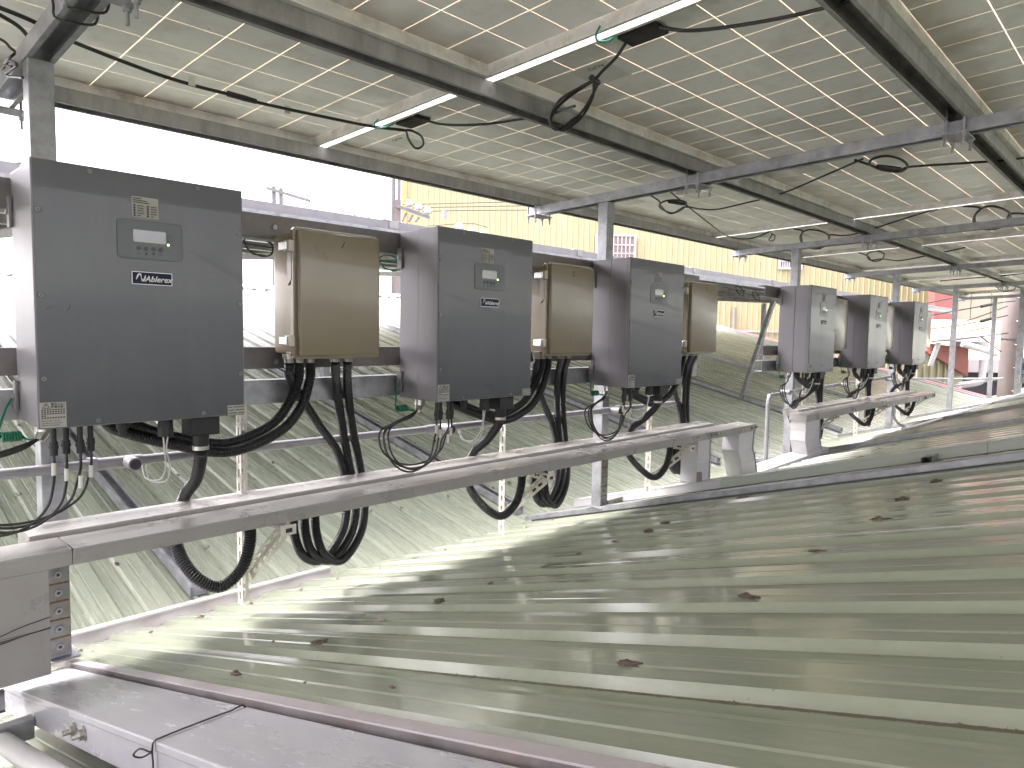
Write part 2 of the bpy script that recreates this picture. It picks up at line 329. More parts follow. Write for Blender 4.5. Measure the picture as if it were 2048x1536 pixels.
# ================================================================== SETTING: ground and roofs
struct('ground', obj('ground', MB().add([(-300, -300, -7), (300, -300, -7), (300, 300, -7), (-300, 300, -7)], [(0, 1, 2, 3)]), ground_m))
RP = 0.2125                                   # rib pitch
def roof_section(k0, k1, lo, hi):
    p = []
    for k in range(k0, k1):
        x = k * RP
        p += [(x, lo), (x + .034, lo), (x + .038, lo + .0035), (x + .044, lo + .0035), (x + .048, lo), (x + .087, lo), (x + .097, hi), (x + .140, hi), (x + .143, hi - .003), (x + .147, hi - .003), (x + .150, hi), (x + .2025, hi)]
    p.append((k1 * RP, lo)); return p
def sheet_mesh(name, m, zf, y0, y1, ribs, thick=0.0012):
    sec = roof_section(0, ribs, -0.007, 0.011); n = len(sec); mb = MB(); ys = [y0 + (y1 - y0) * i / 3 for i in range(4)]
    for y in ys: mb.v += [(x, y, zf(y) + h) for x, h in sec]
    mb.f += [(j * n + i, j * n + i + 1, (j + 1) * n + i + 1, (j + 1) * n + i) for j in range(3) for i in range(n - 1)]
    # folded lip at the lower end, so the cut edge shows
    b = len(mb.v); mb.v += [(x, y0, zf(y0) + h - .004) for x, h in sec]
    mb.f += [(i, b + i, b + i + 1, i + 1) for i in range(n - 1)]
    return mb.mesh(name, m)
X0N = 0.110                           # so that crests fall at 0.25 + k * RP
near = struct('roof'); near['label'] = 'glossy green corrugated metal roof in the foreground'
me = sheet_mesh('roof_sheet', roof_m, zN, 0.93, -7.0, 4)
for i in range(31):
    link('roof_sheet', me, near, (X0N + i * 4 * RP, (0, .006, -.004, .009, .002)[i % 5], (0, .0012)[i % 2]))
far_roof = struct('roof'); far_roof['label'] = 'pale green corrugated metal roof rising beyond the valley'
me = sheet_mesh('roof_sheet', roof_f, zF, 0.935, 9.3, 4)
for i in range(27):
    link('roof_sheet', me, far_roof, (-5.05 + i * 4 * RP + .05, 0, (0, .0012)[i % 2]))
XR = -5.05 + 27 * 4 * RP + .05
obj('ridge_cap', MB().hexa([(-5, 9.2, zF(9.2, .02)), (XR, 9.2, zF(9.2, .02)), (XR, 9.5, zF(9.3, .03)), (-5, 9.5, zF(9.3, .03)), (-5, 9.2, zF(9.2, .05)), (XR, 9.2, zF(9.2, .05)), (XR, 9.5, zF(9.3, .08)), (-5, 9.5, zF(9.3, .08))]), gut_m, far_roof)
for nm, x0, x1, o0, o1, mm in (('verge_flashing', XR, XR + .10, -.03, .045, white_m), ('verge_cap', XR + .105, XR + .36, -.03, .06, pink_m)):
    obj(nm, MB().hexa([(x0, .9, zF(.9, o0)), (x1, .9, zF(.9, o0)), (x1, 9.4, zF(9.4, o0)), (x0, 9.4, zF(9.4, o0)), (x0, .9, zF(.9, o1)), (x1, .9, zF(.9, o1)), (x1, 9.4, zF(9.4, o1)), (x0, 9.4, zF(9.4, o1))]), mm, far_roof)
low_roof = struct('roof'); low_roof['label'] = 'lower strip of green corrugated roof beside the grey duct'
me = sheet_mesh('roof_sheet', roof_m, lambda y: zN(y, -.17), 0.93, -7.0, 4)
for i in range(3): link('roof_sheet', me, low_roof, (-2.50 + i * 4 * RP + .03, 0, 0))
# verge flashing of the near roof
def slopebar(mb, x0, x1, y0, y1, o0, o1, zf=zN):
    return mb.hexa([(x0, y0, zf(y0, o0)), (x1, y0, zf(y0, o0)), (x1, y1, zf(y1, o0)), (x0, y1, zf(y1, o0)), (x0, y0, zf(y0, o1)), (x1, y0, zf(y0, o1)), (x1, y1, zf(y1, o1)), (x0, y1, zf(y1, o1))])
obj('verge_flashing', slopebar(MB(), .138, .166, -7, .90, .018, .0215), flash_m, near)
obj('verge_face', slopebar(MB(), .1385, .1405, -7, .90, -.17, .0178), steel_br, near)  # dark steel colour paints in the shade between flashing and duct
# gutter lip along the eave
gl = MB(); gl.box(.10, 1.46, .975, .979, -1.75, -1.655); gl.box(.10, 1.46, .979, 1.012, -1.6548, -1.651)
obj('gutter', gl, gut_m, near, bevel=.0008)
obj('eave_shade_sheet', MB().box(-3, 24, .80, .98, -1.80, -1.79), dark_m, near)  # near-black sheet stands in for the shade below the eave
# sealant over the fixing screws, row by row
def blob_mesh(i, m, sx, sy, sz):
    bm = bmesh.new(); bmesh.ops.create_icosphere(bm, subdivisions=3, radius=1); off = Vector((i * 7.3, i * 3.1, 0))
    for v in bm.verts:
        k = 1 + .55 * mnoise.noise(v.co * 1.7 + off) + .35 * mnoise.noise(v.co * 4.1 + off)
        v.co = Vector((v.co.x * sx * k, v.co.y * sy * k, max(v.co.z, -.25) * sz * k))
    me = bpy.data.meshes.new('sealant_blob'); bm.to_mesh(me); bm.free(); me.materials.append(m)
    for p in me.polygons: p.use_smooth = True
    return me
blobs = [blob_mesh(i, (sealant, sealant, sealant_l)[i % 3], *d) for i, d in enumerate([(.016, .026, .011), (.012, .034, .010), (.020, .018, .013), (.010, .020, .008), (.018, .03, .007), (.011, .014, .012)])]
def put_blob(x, y, zf, parent, s=1.0, i=None):
    o = link('sealant_blob', blobs[random.randrange(6) if i is None else i], parent, (x, y, zf(y, .0115)))
    o.rotation_euler = (math.atan(SN if zf is zN else SF), 0, random.uniform(-.7, .7)); k = s * random.uniform(.7, 1.15); o.scale = (k, k, k)
for yrow, kmax, s, stp in ((.65, 20, .6, 1), (-.59, 26, .8, 1), (-1.50, 30, .85, 2)):
    for k in range(stp - 1, kmax, stp):
        if random.random() < .10 and k > 9: continue
        put_blob(0.25 + k * RP + random.uniform(-.012, .012), yrow + random.uniform(-.035, .035), zN, near, s)
for yrow in (1.52, 2.43, 3.5, 4.6):
    for k in range(-8, 30):
        if random.random() < .12: continue
        put_blob(.406 + k * .2125 + random.uniform(-.01, .01), yrow + random.uniform(-.03, .03), zF, far_roof, .72, random.choice((2, 5, 2, 3)))
for i in range(46):                            # loose crumbs of dirt
    y = random.uniform(-1.9, .6); x = random.uniform(.25, 4.5); kk = round((x - .25) / RP); x = .25 + kk * RP + random.choice((-.1, -.085, .03, 0))
    o = link('dirt_crumb', blobs[random.randrange(6)], near, (x, y, zN(y, .011 if abs(x - .25 - kk * RP) < .05 else -.007))); k = random.uniform(.12, .28); o.scale = (k, k * 1.5, k); o.rotation_euler = (0, 0, random.uniform(0, 3))
# ================================================================== STEEL FRAME
PX = [0.078, 2.945, 5.79, 8.82, 11.86, 14.93]; PW = 0.068; PYF = 0.36
for i, x in enumerate(PX):
    zb = zN(.38, .05)
    p = thing('steel_post', ['galvanised square post behind the nearest inverter', 'galvanised square post behind the third inverter', 'galvanised square post behind the fourth inverter', 'galvanised square post behind the fifth and sixth inverters', 'slim galvanised post standing free right of the last inverter', 'farthest slim galvanised post beside the concrete pole'][i], 'post', (x, PYF, zb), 'posts of the canopy')
    obj('shaft', MB().box(0, PW, 0, PW, 0, .36 - zb), galv, p, bevel=.004)
    obj('base_plate', MB().box(-.02, PW + .02, -.02, PW + .02, -.006, 0), galv, p)
    if i < 3:                                   # welded nut plates on the lower front face
        for k in range(6):
            pl = obj('nut_plate', MB().box(.002, PW - .002, -.004, -.0004, .012 + k * .058, .064 + k * .058), rust_m, p)
            obj('weld_seam', MB().box(.003, PW - .003, -.0055, -.001, .0645 + k * .058, .0695 + k * .058), rust_dk, pl)
            obj('nut', MB().cyl((PW / 2, -.010, .038 + k * .058), (PW / 2, -.003, .038 + k * .058), .011, n=6), galv, pl)
            obj('bolt_hole', MB().cyl((PW / 2, -.0108, .038 + k * .058), (PW / 2, -.0095, .038 + k * .058), .005, n=10), dark_m, pl)
def channel(mb, fn, a, b, w, h, t=.003, lip=.016):   # lipped channel, open underneath; fn(s, u, v): s along, u across, v up
    for u0, u1, v0, v1 in ((0, w, h - t, h), (0, t, 0, h - t), (w - t, w, 0, h - t), (t, lip, 0, t), (w - lip, w - t, 0, t)):
        mb.hexa([fn(a, u0, v0), fn(b, u0, v0), fn(b, u1, v0), fn(a, u1, v0), fn(a, u0, v1), fn(b, u0, v1), fn(b, u1, v1), fn(a, u1, v1)])
    return mb
BX = [x - .004 for x in PX]; BW = .076; PUR = [.893, -.25, -1.447, -2.64, -3.83]; PURW = .08
for i, x in enumerate(BX):
    b = thing('support_beam', ['galvanised lipped beam across the top left corner on the nearest post', 'galvanised beam resting on the post behind the third inverter', 'galvanised beam resting on the post behind the fourth inverter', 'galvanised beam above the fifth inverter', 'galvanised beam on the slim free post', 'farthest galvanised beam near the concrete pole'][i], 'beam', (x, 0, 0), 'beams of the canopy')
    fn = lambda s, u, v: (u, s, zP(s) - .052 + v)
    obj('channel', channel(MB(), fn, .985, -3.95, BW, .052), galv, b, bevel=.0008)
    for j, py in enumerate(PUR[:4]):
        yc = py + PURW / 2; zb = zP(yc) - .052
        pl = obj('clamp_plate', MB().box(-.045, BW + .045, yc - .045, yc + .045, zb - .009, zb - .003), galv, b)
        for bx, by in ((-.03, -.032), (-.03, .032), (BW + .03, -.032), (BW + .03, .032)):
            mb = MB().cyl((bx, yc + by, zb - .055), (bx, yc + by, zb + .11), .0055, n=8)
            mb.cyl((bx, yc + by, zb - .022), (bx, yc + by, zb - .0095), .0105, n=6)
            obj('clamp_bolt', mb, galv, pl, smooth=True)
for i, y in enumerate(PUR):
    p = thing('purlin', ['outermost steel purlin along the open edge of the canopy', 'second steel purlin from the open edge, above the inverters', 'third steel purlin, dark underside at the upper right', 'fourth purlin behind the viewer', 'fifth purlin behind the viewer', 'sixth purlin behind the viewer'][i], 'purlin', (0, y, 0), 'purlins of the canopy')
    fn = lambda s, u, v: (s, u, zP(y) + SP * u + v)
    obj('channel', channel(MB(), fn, -2.7, 15.4, PURW, .057, lip=.014), galv_dk, p, bevel=.0008)
# base rails on the near roof under the posts
for i, x in enumerate(PX[1:5]):
    tag(obj('base_rail', slopebar(MB(), x - .008, x + PW + .012, -6.5, .97, .0175, .049), galv, bevel=.002), ['galvanised rail on the roof carrying the post behind the third inverter', 'galvanised rail on the roof carrying the post behind the fourth inverter', 'galvanised rail on the roof carrying the post behind the fifth inverter', 'galvanised rail on the roof carrying the slim free post'][i], 'rail', 'base rails on the near roof')
for i, x in enumerate((.80, 2.98, 5.85, 9.3, 12.3)):
    r = thing('roof_rail', ['galvanised open channel lying up the far roof below the nearest inverter', 'galvanised channel on the far roof below the second inverter', 'galvanised channel on the far roof below the third inverter', 'galvanised channel on the far roof at the foot of the slanted strut', 'galvanised channel on the far roof below the last inverter'][i], 'rail', (x, 0, 0), 'rails on the far roof')
    mb = MB(); slopebar(mb, 0, .004, 1.1, 6.5, .018, .065, zF); slopebar(mb, .076, .08, 1.1, 6.5, .018, .065, zF); slopebar(mb, .004, .076, 1.1, 6.5, .018, .022, zF); slopebar(mb, .004, .018, 1.1, 6.5, .061, .065, zF); slopebar(mb, .062, .076, 1.1, 6.5, .061, .065, zF)
    obj('channel', mb, galv, r)
# mounting rails of the two equipment rows
RAILS = [('upper', -.012, -.100, steel_br), ('middle', -.493, -.573, steel_br), ('lower', -.615, -.702, galv)]
for s, (xa, xb) in enumerate(((-1.6, 3.93), (4.98, 9.05))):
    for nm, z1, z0, m in RAILS:
        r = thing('mounting_rail', '%s horizontal steel rail behind the %s' % (nm, ('three large near inverters', 'three small far inverters')[s]), 'rail', (xa, .29, z0), 'rails carrying the inverters')
        L = xb - xa; h = z1 - z0
        obj('channel', MB().box(0, L, 0, .004, 0, h).box(0, L, .004, .066, 0, .004).box(0, L, .004, .066, h - .004, h), m, r, bevel=.0012)
# ================================================================== SOLAR CANOPY
CP, CX, CY = 0.19, 10, 6; PIX, PIY = 1.9, 1.131; CYP = PIY / CY; FW = .014
th = math.atan(SP)
def frame_mesh():
    mb = MB(); a, b, lo, hi = -FW, PIX + FW, -.0425, .006
    mb.box(a, b, 0, .030, lo, hi); mb.box(a, b, -PIY - .030, -PIY, lo, hi); mb.box(a, 0, -PIY, 0, lo, hi); mb.box(PIX, b, -PIY, 0, lo, hi)
    return mb.mesh('frame', alu, bevel=.001)
G = .0021
cell_me = MB().box(G, CP - G, -CYP + G, -G, -.0015, .0005).mesh('cell', cell_m)
allc = MB()
for i in range(CX):
    for j in range(CY): allc.box(i * CP + G, (i + 1) * CP - G, -(j + 1) * CYP + G, -j * CYP - G, -.0015, .0005)
allc_me = allc.mesh('cells', cell_m)
frame_me = frame_mesh()
enc_me = MB().add([(0, -PIY, .003), (PIX, -PIY, .003), (PIX, 0, .003), (0, 0, .003)], [(0, 1, 2, 3)]).mesh('encapsulant', encaps)
jb_me = MB().box(.062, .150, -.615, -.475, -.020, -.002).mesh('connection_box', blackm, bevel=.004)
lab_me = MB().box(.20, .38, -.32, -.16, -.0021, -.0016).mesh('rating_label', label_m)
_lt = text('label_print', 'AUO', .034, faint_ink, None, (0, 0, 0)); labt_me = _lt.data; bpy.data.objects.remove(_lt)
ROWN = ['outermost row over the inverters', 'second row from the open edge', 'third row from the open edge']
COLN = ['bay left of the picture', 'first bay at the left end', 'second bay from the left', 'third bay from the left', 'fourth bay from the left', 'fifth bay from the left', 'sixth bay from the left', 'seventh bay from the left', 'eighth bay at the far end', 'ninth bay from the left', 'tenth bay']
for j in range(4):
    for k in range(-2 if j else 0, 9):  # bays left of the first are unseen, added to shade the roof
        x = 1.41 + (k - 2) * 1.964; y = .925 - 1.195 * j
        lab = 'solar panel underside, %s, %s' % (ROWN[j], COLN[k]) if j < 3 and k > 0 else 'unseen solar panel shading the roof from beside or behind the viewer'
        p = thing('solar_panel', lab, 'solar panel', (x, y, zP(y, .1005)), 'solar panels of the canopy' if j < 3 and k > 0 else 'unseen panels of the canopy')
        p.rotation_euler = (th, 0, 0)
        link('frame', frame_me, p); link('encapsulant', enc_me, p)
        if j < 3 and 1 <= k < 6:
            for a in range(CX):
                for b in range(CY): link('cell', cell_me, p, (a * CP, -b * CYP, 0))
        else:
            c = link('cells', allc_me, p); c['kind'] = 'stuff'
        if j < 3 and k > 0:
            link('connection_box', jb_me, p)
            l = link('rating_label', lab_me, p); q_ = link('label_print', labt_me, l, (.37, -.30, -.0024)); q_.rotation_euler = (math.pi, 0, math.pi / 2); q_.location.x = .22
# ---------------- second, lower array beyond the valley
A2Y, A2Z, A2S = 1.62, 0.235, 0.062
XA2 = atY(1912, 603, A2Y).x
n2 = int((XA2 + 4.2) / 1.95)
for k in range(n2):
    x = XA2 - (n2 - k) * 1.95
    for r_ in range(5):
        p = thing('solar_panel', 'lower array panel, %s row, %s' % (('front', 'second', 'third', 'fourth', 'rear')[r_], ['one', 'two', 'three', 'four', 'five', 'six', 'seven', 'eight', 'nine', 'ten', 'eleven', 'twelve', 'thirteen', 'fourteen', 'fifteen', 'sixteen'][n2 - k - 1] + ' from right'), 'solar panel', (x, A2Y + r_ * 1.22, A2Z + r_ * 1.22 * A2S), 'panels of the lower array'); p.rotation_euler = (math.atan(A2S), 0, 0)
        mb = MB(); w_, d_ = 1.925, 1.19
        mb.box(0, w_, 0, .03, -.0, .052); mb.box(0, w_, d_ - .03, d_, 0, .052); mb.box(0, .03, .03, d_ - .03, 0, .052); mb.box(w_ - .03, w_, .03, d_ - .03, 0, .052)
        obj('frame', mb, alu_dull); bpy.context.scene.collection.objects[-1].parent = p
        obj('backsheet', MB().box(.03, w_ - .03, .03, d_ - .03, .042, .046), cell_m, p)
        if r_ == 0:
            obj('clamp', MB().box(w_ - .06, w_ + .085, -.004, .03, .0521, .058), galv, p)
            obj('clamp_face', MB().box(w_ - .01, w_ + .06, -.0075, -.0005, .006, .052), galv_dk, p)
for i, (y, z) in enumerate(((1.60, A2Z - .063), (2.80, A2Z + .005), (4.02, A2Z + .075))):
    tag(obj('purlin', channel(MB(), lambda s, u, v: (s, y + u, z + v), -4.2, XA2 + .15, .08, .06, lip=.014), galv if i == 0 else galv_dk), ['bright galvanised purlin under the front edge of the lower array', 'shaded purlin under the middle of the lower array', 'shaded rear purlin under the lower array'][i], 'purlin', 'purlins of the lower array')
for i, x in enumerate((.85, 3.0, 5.9, 9.35, 12.4)):
    za = lambda y: A2Z - .13 + (y - 1.62) * A2S
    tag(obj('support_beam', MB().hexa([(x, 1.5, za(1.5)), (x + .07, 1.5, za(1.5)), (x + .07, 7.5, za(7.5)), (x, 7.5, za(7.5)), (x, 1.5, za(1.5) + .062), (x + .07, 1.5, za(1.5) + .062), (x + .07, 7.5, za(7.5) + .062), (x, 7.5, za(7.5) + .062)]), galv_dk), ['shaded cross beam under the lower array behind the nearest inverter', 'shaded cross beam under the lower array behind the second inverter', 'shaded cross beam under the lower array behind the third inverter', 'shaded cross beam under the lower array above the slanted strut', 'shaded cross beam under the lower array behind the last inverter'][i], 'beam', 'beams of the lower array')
    tag(obj('steel_post', MB().box(x + .002, x + .068, 3.6, 3.67, zF(3.6, .06), A2Z - .015), galv), ['rear post of the lower array behind the nearest inverter', 'rear post of the lower array behind the second inverter', 'rear post of the lower array behind the third inverter', 'rear post of the lower array beside the slanted strut', 'rear post of the lower array behind the last inverter'][i], 'post', 'posts of the lower array')
pa, pb = atF(1482, 797, .06), atY(1548, 600, 1.75)
tag(obj('strut', MB().bar(pa, pb, Vector((.035, 0, 0)), Vector((0, .022, .01))), galv, bevel=.003), 'slanted galvanised strut rising from the far roof left of the fourth inverter', 'strut')
def loop(c, a, b, turns=1, ph=0, jitter=.006):
    c, a, b = Vector(c), Vector(a), Vector(b); out = []
    for i in range(int(turns * 16) + 1):
        t = ph + 2 * math.pi * i / 16
        out.append(c + a * math.cos(t) + b * math.sin(t) + Vector((random.uniform(-1, 1), random.uniform(-1, 1), random.uniform(-1, 1))) * jitter)
    return out
for i, (px, py, d) in enumerate(((518, 492, 1.9), (780, 525, 2.2), (1480, 582, 1.9), (1512, 592, 2.0))):
    c = atY(px, py, d)
    tag(cable('cable_coil', [c + Vector((-.7, .05, .05))] + loop(c, (.09, 0, 0), (0, .03, .06), 2.2) + [c + Vector((.8, .1, .05))], .004, greenw if i == 1 else blackc), ['coiled black cable hanging under the lower array left of the first beige box', 'green cable bundle under the lower array right of the first beige box', 'coiled black cable under the lower array right of the third beige box', 'drooping black cable under the lower array left of the fourth inverter'][i], 'cable', 'cables under the lower array')
# ================================================================== INVERTERS
IW, IH, ID = 0.556, 0.70, 0.255
def build_inverter():
    t = thing('inverter', '', 'inverter', (0, 0, -.70), 'wall inverters in a row')
    rear = obj('rear_case', MB().box(.006, IW - .006, .128, ID, .004, IH - .004), inv_side, t, bevel=.004)
    front = obj('front_case', MB().box(.003, IW - .003, .0195, .1265, .002, IH - .002), inv_side, t, bevel=.004)
    cov = obj('cover', MB().box(0, IW, .003, .0185, 0, IH), inv_side, t, bevel=.003)
    obj('front_plate', MB().box(.005, IW - .005, 0, .0035, .004, IH - .004), inv_face, cov, bevel=.001)
    for (x, z) in ((.013, -.131), (.135, -.010), (.418, -.013), (.543, -.134), (.015, -.349), (.545, -.352), (.016, -.567), (.546, -.569), (.14, -.686), (.425, -.689)):
        z += .70; x = min(max(x, .014), IW - .014); z = min(max(z, .014), IH - .014)
        w = obj('screw', MB().cyl((x, -.0022, z), (x, .001, z), .0058, n=14), screw_m, t, smooth=True)
        obj('washer', MB().cyl((x, -.0009, z), (x, .001, z), .0078, n=16), ring_m, w)
        obj('socket', MB().cyl((x, -.0026, z), (x, -.0018, z), .0025, n=6), ring_m, w)
    ds = obj('display_panel', MB().prism(rrect(.198, .370, .465, .570, .013), YF, -.0016, .001), disp_m, t)
    obj('outline', MB().prism(rrect(.1965, .3715, .4635, .5715, .0135), YF, -.0009, .0009), btn_m, ds)
    obj('screen', MB().prism(rrect(.238, .325, .511, .545, .004), YF, -.0032, -.001), glass_m, ds)
    for k in range(4):
        obj('button', MB().cyl((.252 + .0195 * k, -.0026, .494), (.252 + .0195 * k, -.001, .494), .0062, n=16), btn_m, ds, smooth=True)
    for k, s in ((1, 1), (2, -1)):
        cx = .252 + .0195 * k; obj('arrow_mark', MB().prism([(cx - .004, .480 - s * .003), (cx + .004, .480 - s * .003), (cx, .480 + s * .0035)], YF, -.0021, -.0015), ink, ds)
    for k in range(2):
        obj('key_mark', MB().box(.247 + k * .0585, .257 + k * .0585, -.0021, -.0015, .4785, .4805), btn_m, ds)
    for k in range(3):
        obj('indicator', MB().cyl((.3315, -.0026, .535 - .0125 * k), (.3315, -.001, .535 - .0125 * k), .0024, n=10), led_m if k == 2 else btn_m, ds)
        obj('indicator_mark', MB().box(.338, .346, -.0021, -.0015, .534 - .0125 * k, .536 - .0125 * k), btn_m, ds)
    bd = obj('badge', MB().prism(rrect(.232, .3405, .3925, .4285, .003), YF, -.003, .001), badge_rim, t)
    obj('badge_face', MB().prism(rrect(.2338, .3387, .3943, .4267, .002), YF, -.0036, -.0028), navy, bd)
    text('brand_text', 'Ablerex', .0225, badge_wh, bd, (.2655, -.0037, .4015), shear=.28, bold=.0005)
    sw = MB()
    for pts in ([(.243, .406), (.246, .414), (.2505, .4215), (.2545, .4205), (.2565, .412), (.259, .4035), (.262, .4035), (.266, .412), (.2675, .4185)],):
        p = smoothpath([(u, -.0042, v) for u, v in pts], .0012); n = len(p)
        wd = [.0007 + .0017 * abs(math.sin(i / n * math.pi * 2)) ** .8 for i in range(n)]
        for i in range(n - 1):
            a, b = p[i], p[i + 1]; nn = Vector((-(b - a).z, 0, (b - a).x)).normalized()
            sw.add([a - nn * wd[i], a + nn * wd[i], b + nn * wd[i + 1], b - nn * wd[i + 1]], [(0, 1, 2, 3)])
    obj('brand_mark', sw, badge_wh, bd)
    # rating sticker above the display
    st = obj('rating_sticker', MB().box(.237, .307, -.0009, .001, .579, .637), sticker_m, t); pr = MB()
    for k in range(3): pr.box(.240, .240 + (.022, .036, .042)[k], -.0014, -.0008, .6305 - k * .0055, .633 - k * .0055)
    for k in range(5):
        for c in range(2):
            x = .2405 + c * .035; z = .611 - k * .0068
            pr.box(x + .010, x + (.027 if k < 4 else .019), -.0014, -.0008, z, z + .0022)
            pr.prism(rrect(x, x + .006, z - .0014, z + .0036, .002, 2), YF, -.0012, -.0008)
        pr.box(.2385, .3055, -.0012, -.0008, .6085 - k * .0068, .6089 - k * .0068)
    obj('print', pr, ink, st)
    # warning sticker
    wt = obj('warning_sticker', MB().box(.004, .064, -.0011, .001, .004, .071), sticker_m, t)
    tri = MB(); P3 = [(.010, .0555), (.0265, .0555), (.01825, .0685)]
    for i in range(3):
        a, b = Vector((P3[i][0], -.0014, P3[i][1])), Vector((P3[(i + 1) % 3][0], -.0014, P3[(i + 1) % 3][1])); tri.bar(a, b, Vector((0, .0003, 0)), Vector((-(b - a).z, 0, (b - a).x)).normalized() * .0007)
    tri.box(.0176, .0189, -.0017, -.0011, .0595, .0642); tri.box(.0176, .0189, -.0017, -.0011, .0572, .0585)
    obj('warning_triangle', tri, ink, wt)
    text('warning_text', '警告小心！\n觸電危險！', .0072, ink, wt, (.029, -.0012, .0630), bold=.0001)
    pr = MB()
    for r_ in range(5):
        z = .0495 - r_ * .0052
        for c in range(9 if r_ not in (3,) else 2): pr.box(.0075 + c * .0061, .0075 + c * .0061 + .0042, -.0014, -.0010, z, z + .0032)
    pr.box(.006, .062, -.0013, -.001, .0262, .0266)
    obj('print', pr, ink, wt)
    text('instruction_text', 'Please refer to the\noperating instructions\nbefore connection', .0056, ink, wt, (.0068, -.0012, .0200))
    s2 = obj('caution_sticker', MB().box(.500, .5545, -.0011, .001, .003, .0325), sticker_m, t); pr = MB()
    for r_ in range(3):
        for c in range(13):
            if (c * 7 + r_ * 3) % 11 != 5: pr.box(.5025 + c * .0039, .5055 + c * .0039, -.0014, -.001, .0068 + r_ * .0092, .0098 + r_ * .0092)
    obj('print', pr, ink, s2)
    obj('print_line', MB().box(.145, .423, -.0005, .001, .0785, .0800), btn_m, t)
    text('model_text', 'EnerSolis', .0155, faint_ink, t, (.258, -.0004, .0525))
    for z0 in (.545, .03):                      # side mounting ears
        e = obj('mounting_ear', MB().box(-.004, .004, .232, .262, z0, z0 + .085), inv_side, t, bevel=.0015)
        obj('ear_bolt', MB().cyl((-.010, .247, z0 + .042), (-.003, .247, z0 + .042), .008, n=6), galv, e)
    # underside fittings
    for i, x in enumerate((.045, .078, .108, .138)):
        y = (.055, .070)[i % 2]
        c = obj('cable_connector', MB().cyl((x, y, 0), (x, y, -.042), .0075, n=10).cyl((x, y, -.042), (x, y, -.080), .0105, .0095, n=10), blackm, t, smooth=True)
        obj('connector_nut', MB().cyl((x, y, -.052), (x, y, -.060), .0118, n=8), blackm, c)
    obj('blanking_plug', MB().cyl((.226, .09, 0), (.226, .09, -.026), .017, n=14).cyl((.226, .09, -.026), (.226, .09, -.042), .012, n=8), blackm, t, smooth=True)
    obj('signal_gland', MB().cyl((.345, .085, 0), (.345, .085, -.03), .0215, n=14).cyl((.345, .085, -.03), (.345, .085, -.058), .023, n=8), blackm, t, smooth=True)
    bx = obj('power_outlet_box', MB().box(.408, .497, .05, .13, -.062, 0), blackm, t, bevel=.004)
    obj('conduit_coupling', MB().cyl((.452, .09, -.062), (.452, .09, -.100), .026, .023, n=14), blackm, bx, smooth=True)
    obj('coupling_ring', MB().cyl((.452, .09, -.100), (.452, .09, -.112), .0255, n=14), nickel, bx, smooth=True)
    obj('cable_gland', MB().cyl((.055, .175, 0), (.05, .175, -.028), .021, n=12).cyl((.05, .175, -.028), (.035, .168, -.050), .0165, .013, n=8), nickel, t, smooth=True)
    return t
IX = [0, 1.348, 2.676, 5.177, 6.609, 8.115]; IZ = [0, -.010, -.013, -.006, -.008, -.005]
inv = build_inverter()
for i in range(6):
    t = inv if i == 0 else copy_tree(inv)
    t.location = (IX[i], 0, -.70 + IZ[i])
    t['label'] = ['large grey inverter at the left with dark brand badge and lit green lamp', 'second grey inverter from the left, between the two nearest beige boxes', 'third grey inverter from the left, in front of a galvanised post', 'fourth inverter from the left, first of the three small far ones', 'fifth inverter from the left, middle of the three small far ones', 'sixth and rightmost inverter, smallest of all'][i]
# ================================================================== BEIGE JUNCTION BOXES
def build_jbox():
    t = thing('junction_box', '', 'junction box', (.80, .09, -.522), 'beige boxes between the inverters')
    W_, H_ = .337, .442
    obj('body', MB().box(.004, W_ - .004, .035, .20, .004, H_ - .004), beige, t, bevel=.014, seg=3, smooth=True)
    lid = obj('lid', MB().box(0, W_, 0, .030, 0, H_), beige, t, bevel=.010, seg=3, smooth=True)
    obj('lid_rim', MB().prism(rrect(-.012, W_ + .008, -.010, H_ + .010, .014), YF, .022, .043), beige, lid, bevel=.003)
    for z in (.055, .385):
        lt = obj('latch', MB().box(-.030, -.010, .018, .060, z - .020, z + .020), latch_m, t, bevel=.004)
        obj('latch_clip', MB().box(-.036, -.024, .032, .085, z - .015, z + .015), latch_c, lt, bevel=.003)
    obj('latch_plate', MB().prism([(.03, .30), (.055, .28), (.06, .36), (.058, .40), (.03, .41)], lambda u, v, d: (d, u + .005, v - .03), -.0135, -.004), beige, t, bevel=.001)
    for x in (.011, .049, .095, .201, .256):
        g = obj('gland', MB().cyl((x, .10, .006), (x, .10, -.010), .024, n=8), nickel, t)
        obj('gland_nut', MB().cyl((x, .10, -.010), (x, .10, -.026), .021, .019, n=12), nickel, g, smooth=True)
    for z in (-.006, .452):
        for x in (.03,):
            obj('wall_bolt', MB().cyl((x - .02, .192, z + (.015 if z > 0 else -.02)), (x - .02, .20, z + (.015 if z > 0 else -.02)), .010, n=6), galv, t)
    return t
jb = build_jbox()
JX = [.80 + IX[0], 2.142, 3.487, IX[3] + .80, IX[4] + .80, IX[5] + .80]; jbs = [jb]
for i in range(1, 6): jbs.append(copy_tree(jb))
for i, t in enumerate(jbs):
    t.location = (JX[i], .09, -.522 - (0, .006, .008, 0, 0, 0)[i])
    t['label'] = ['beige plastic junction box right of the nearest inverter, slash mark on lid', 'beige junction box with a handwritten 2, right of the second inverter', 'narrow looking beige box right of the third inverter', 'glossy beige box between the fourth and fifth inverters', 'glossy beige box between the fifth and sixth inverters', 'glossy beige box right of the sixth inverter'][i]
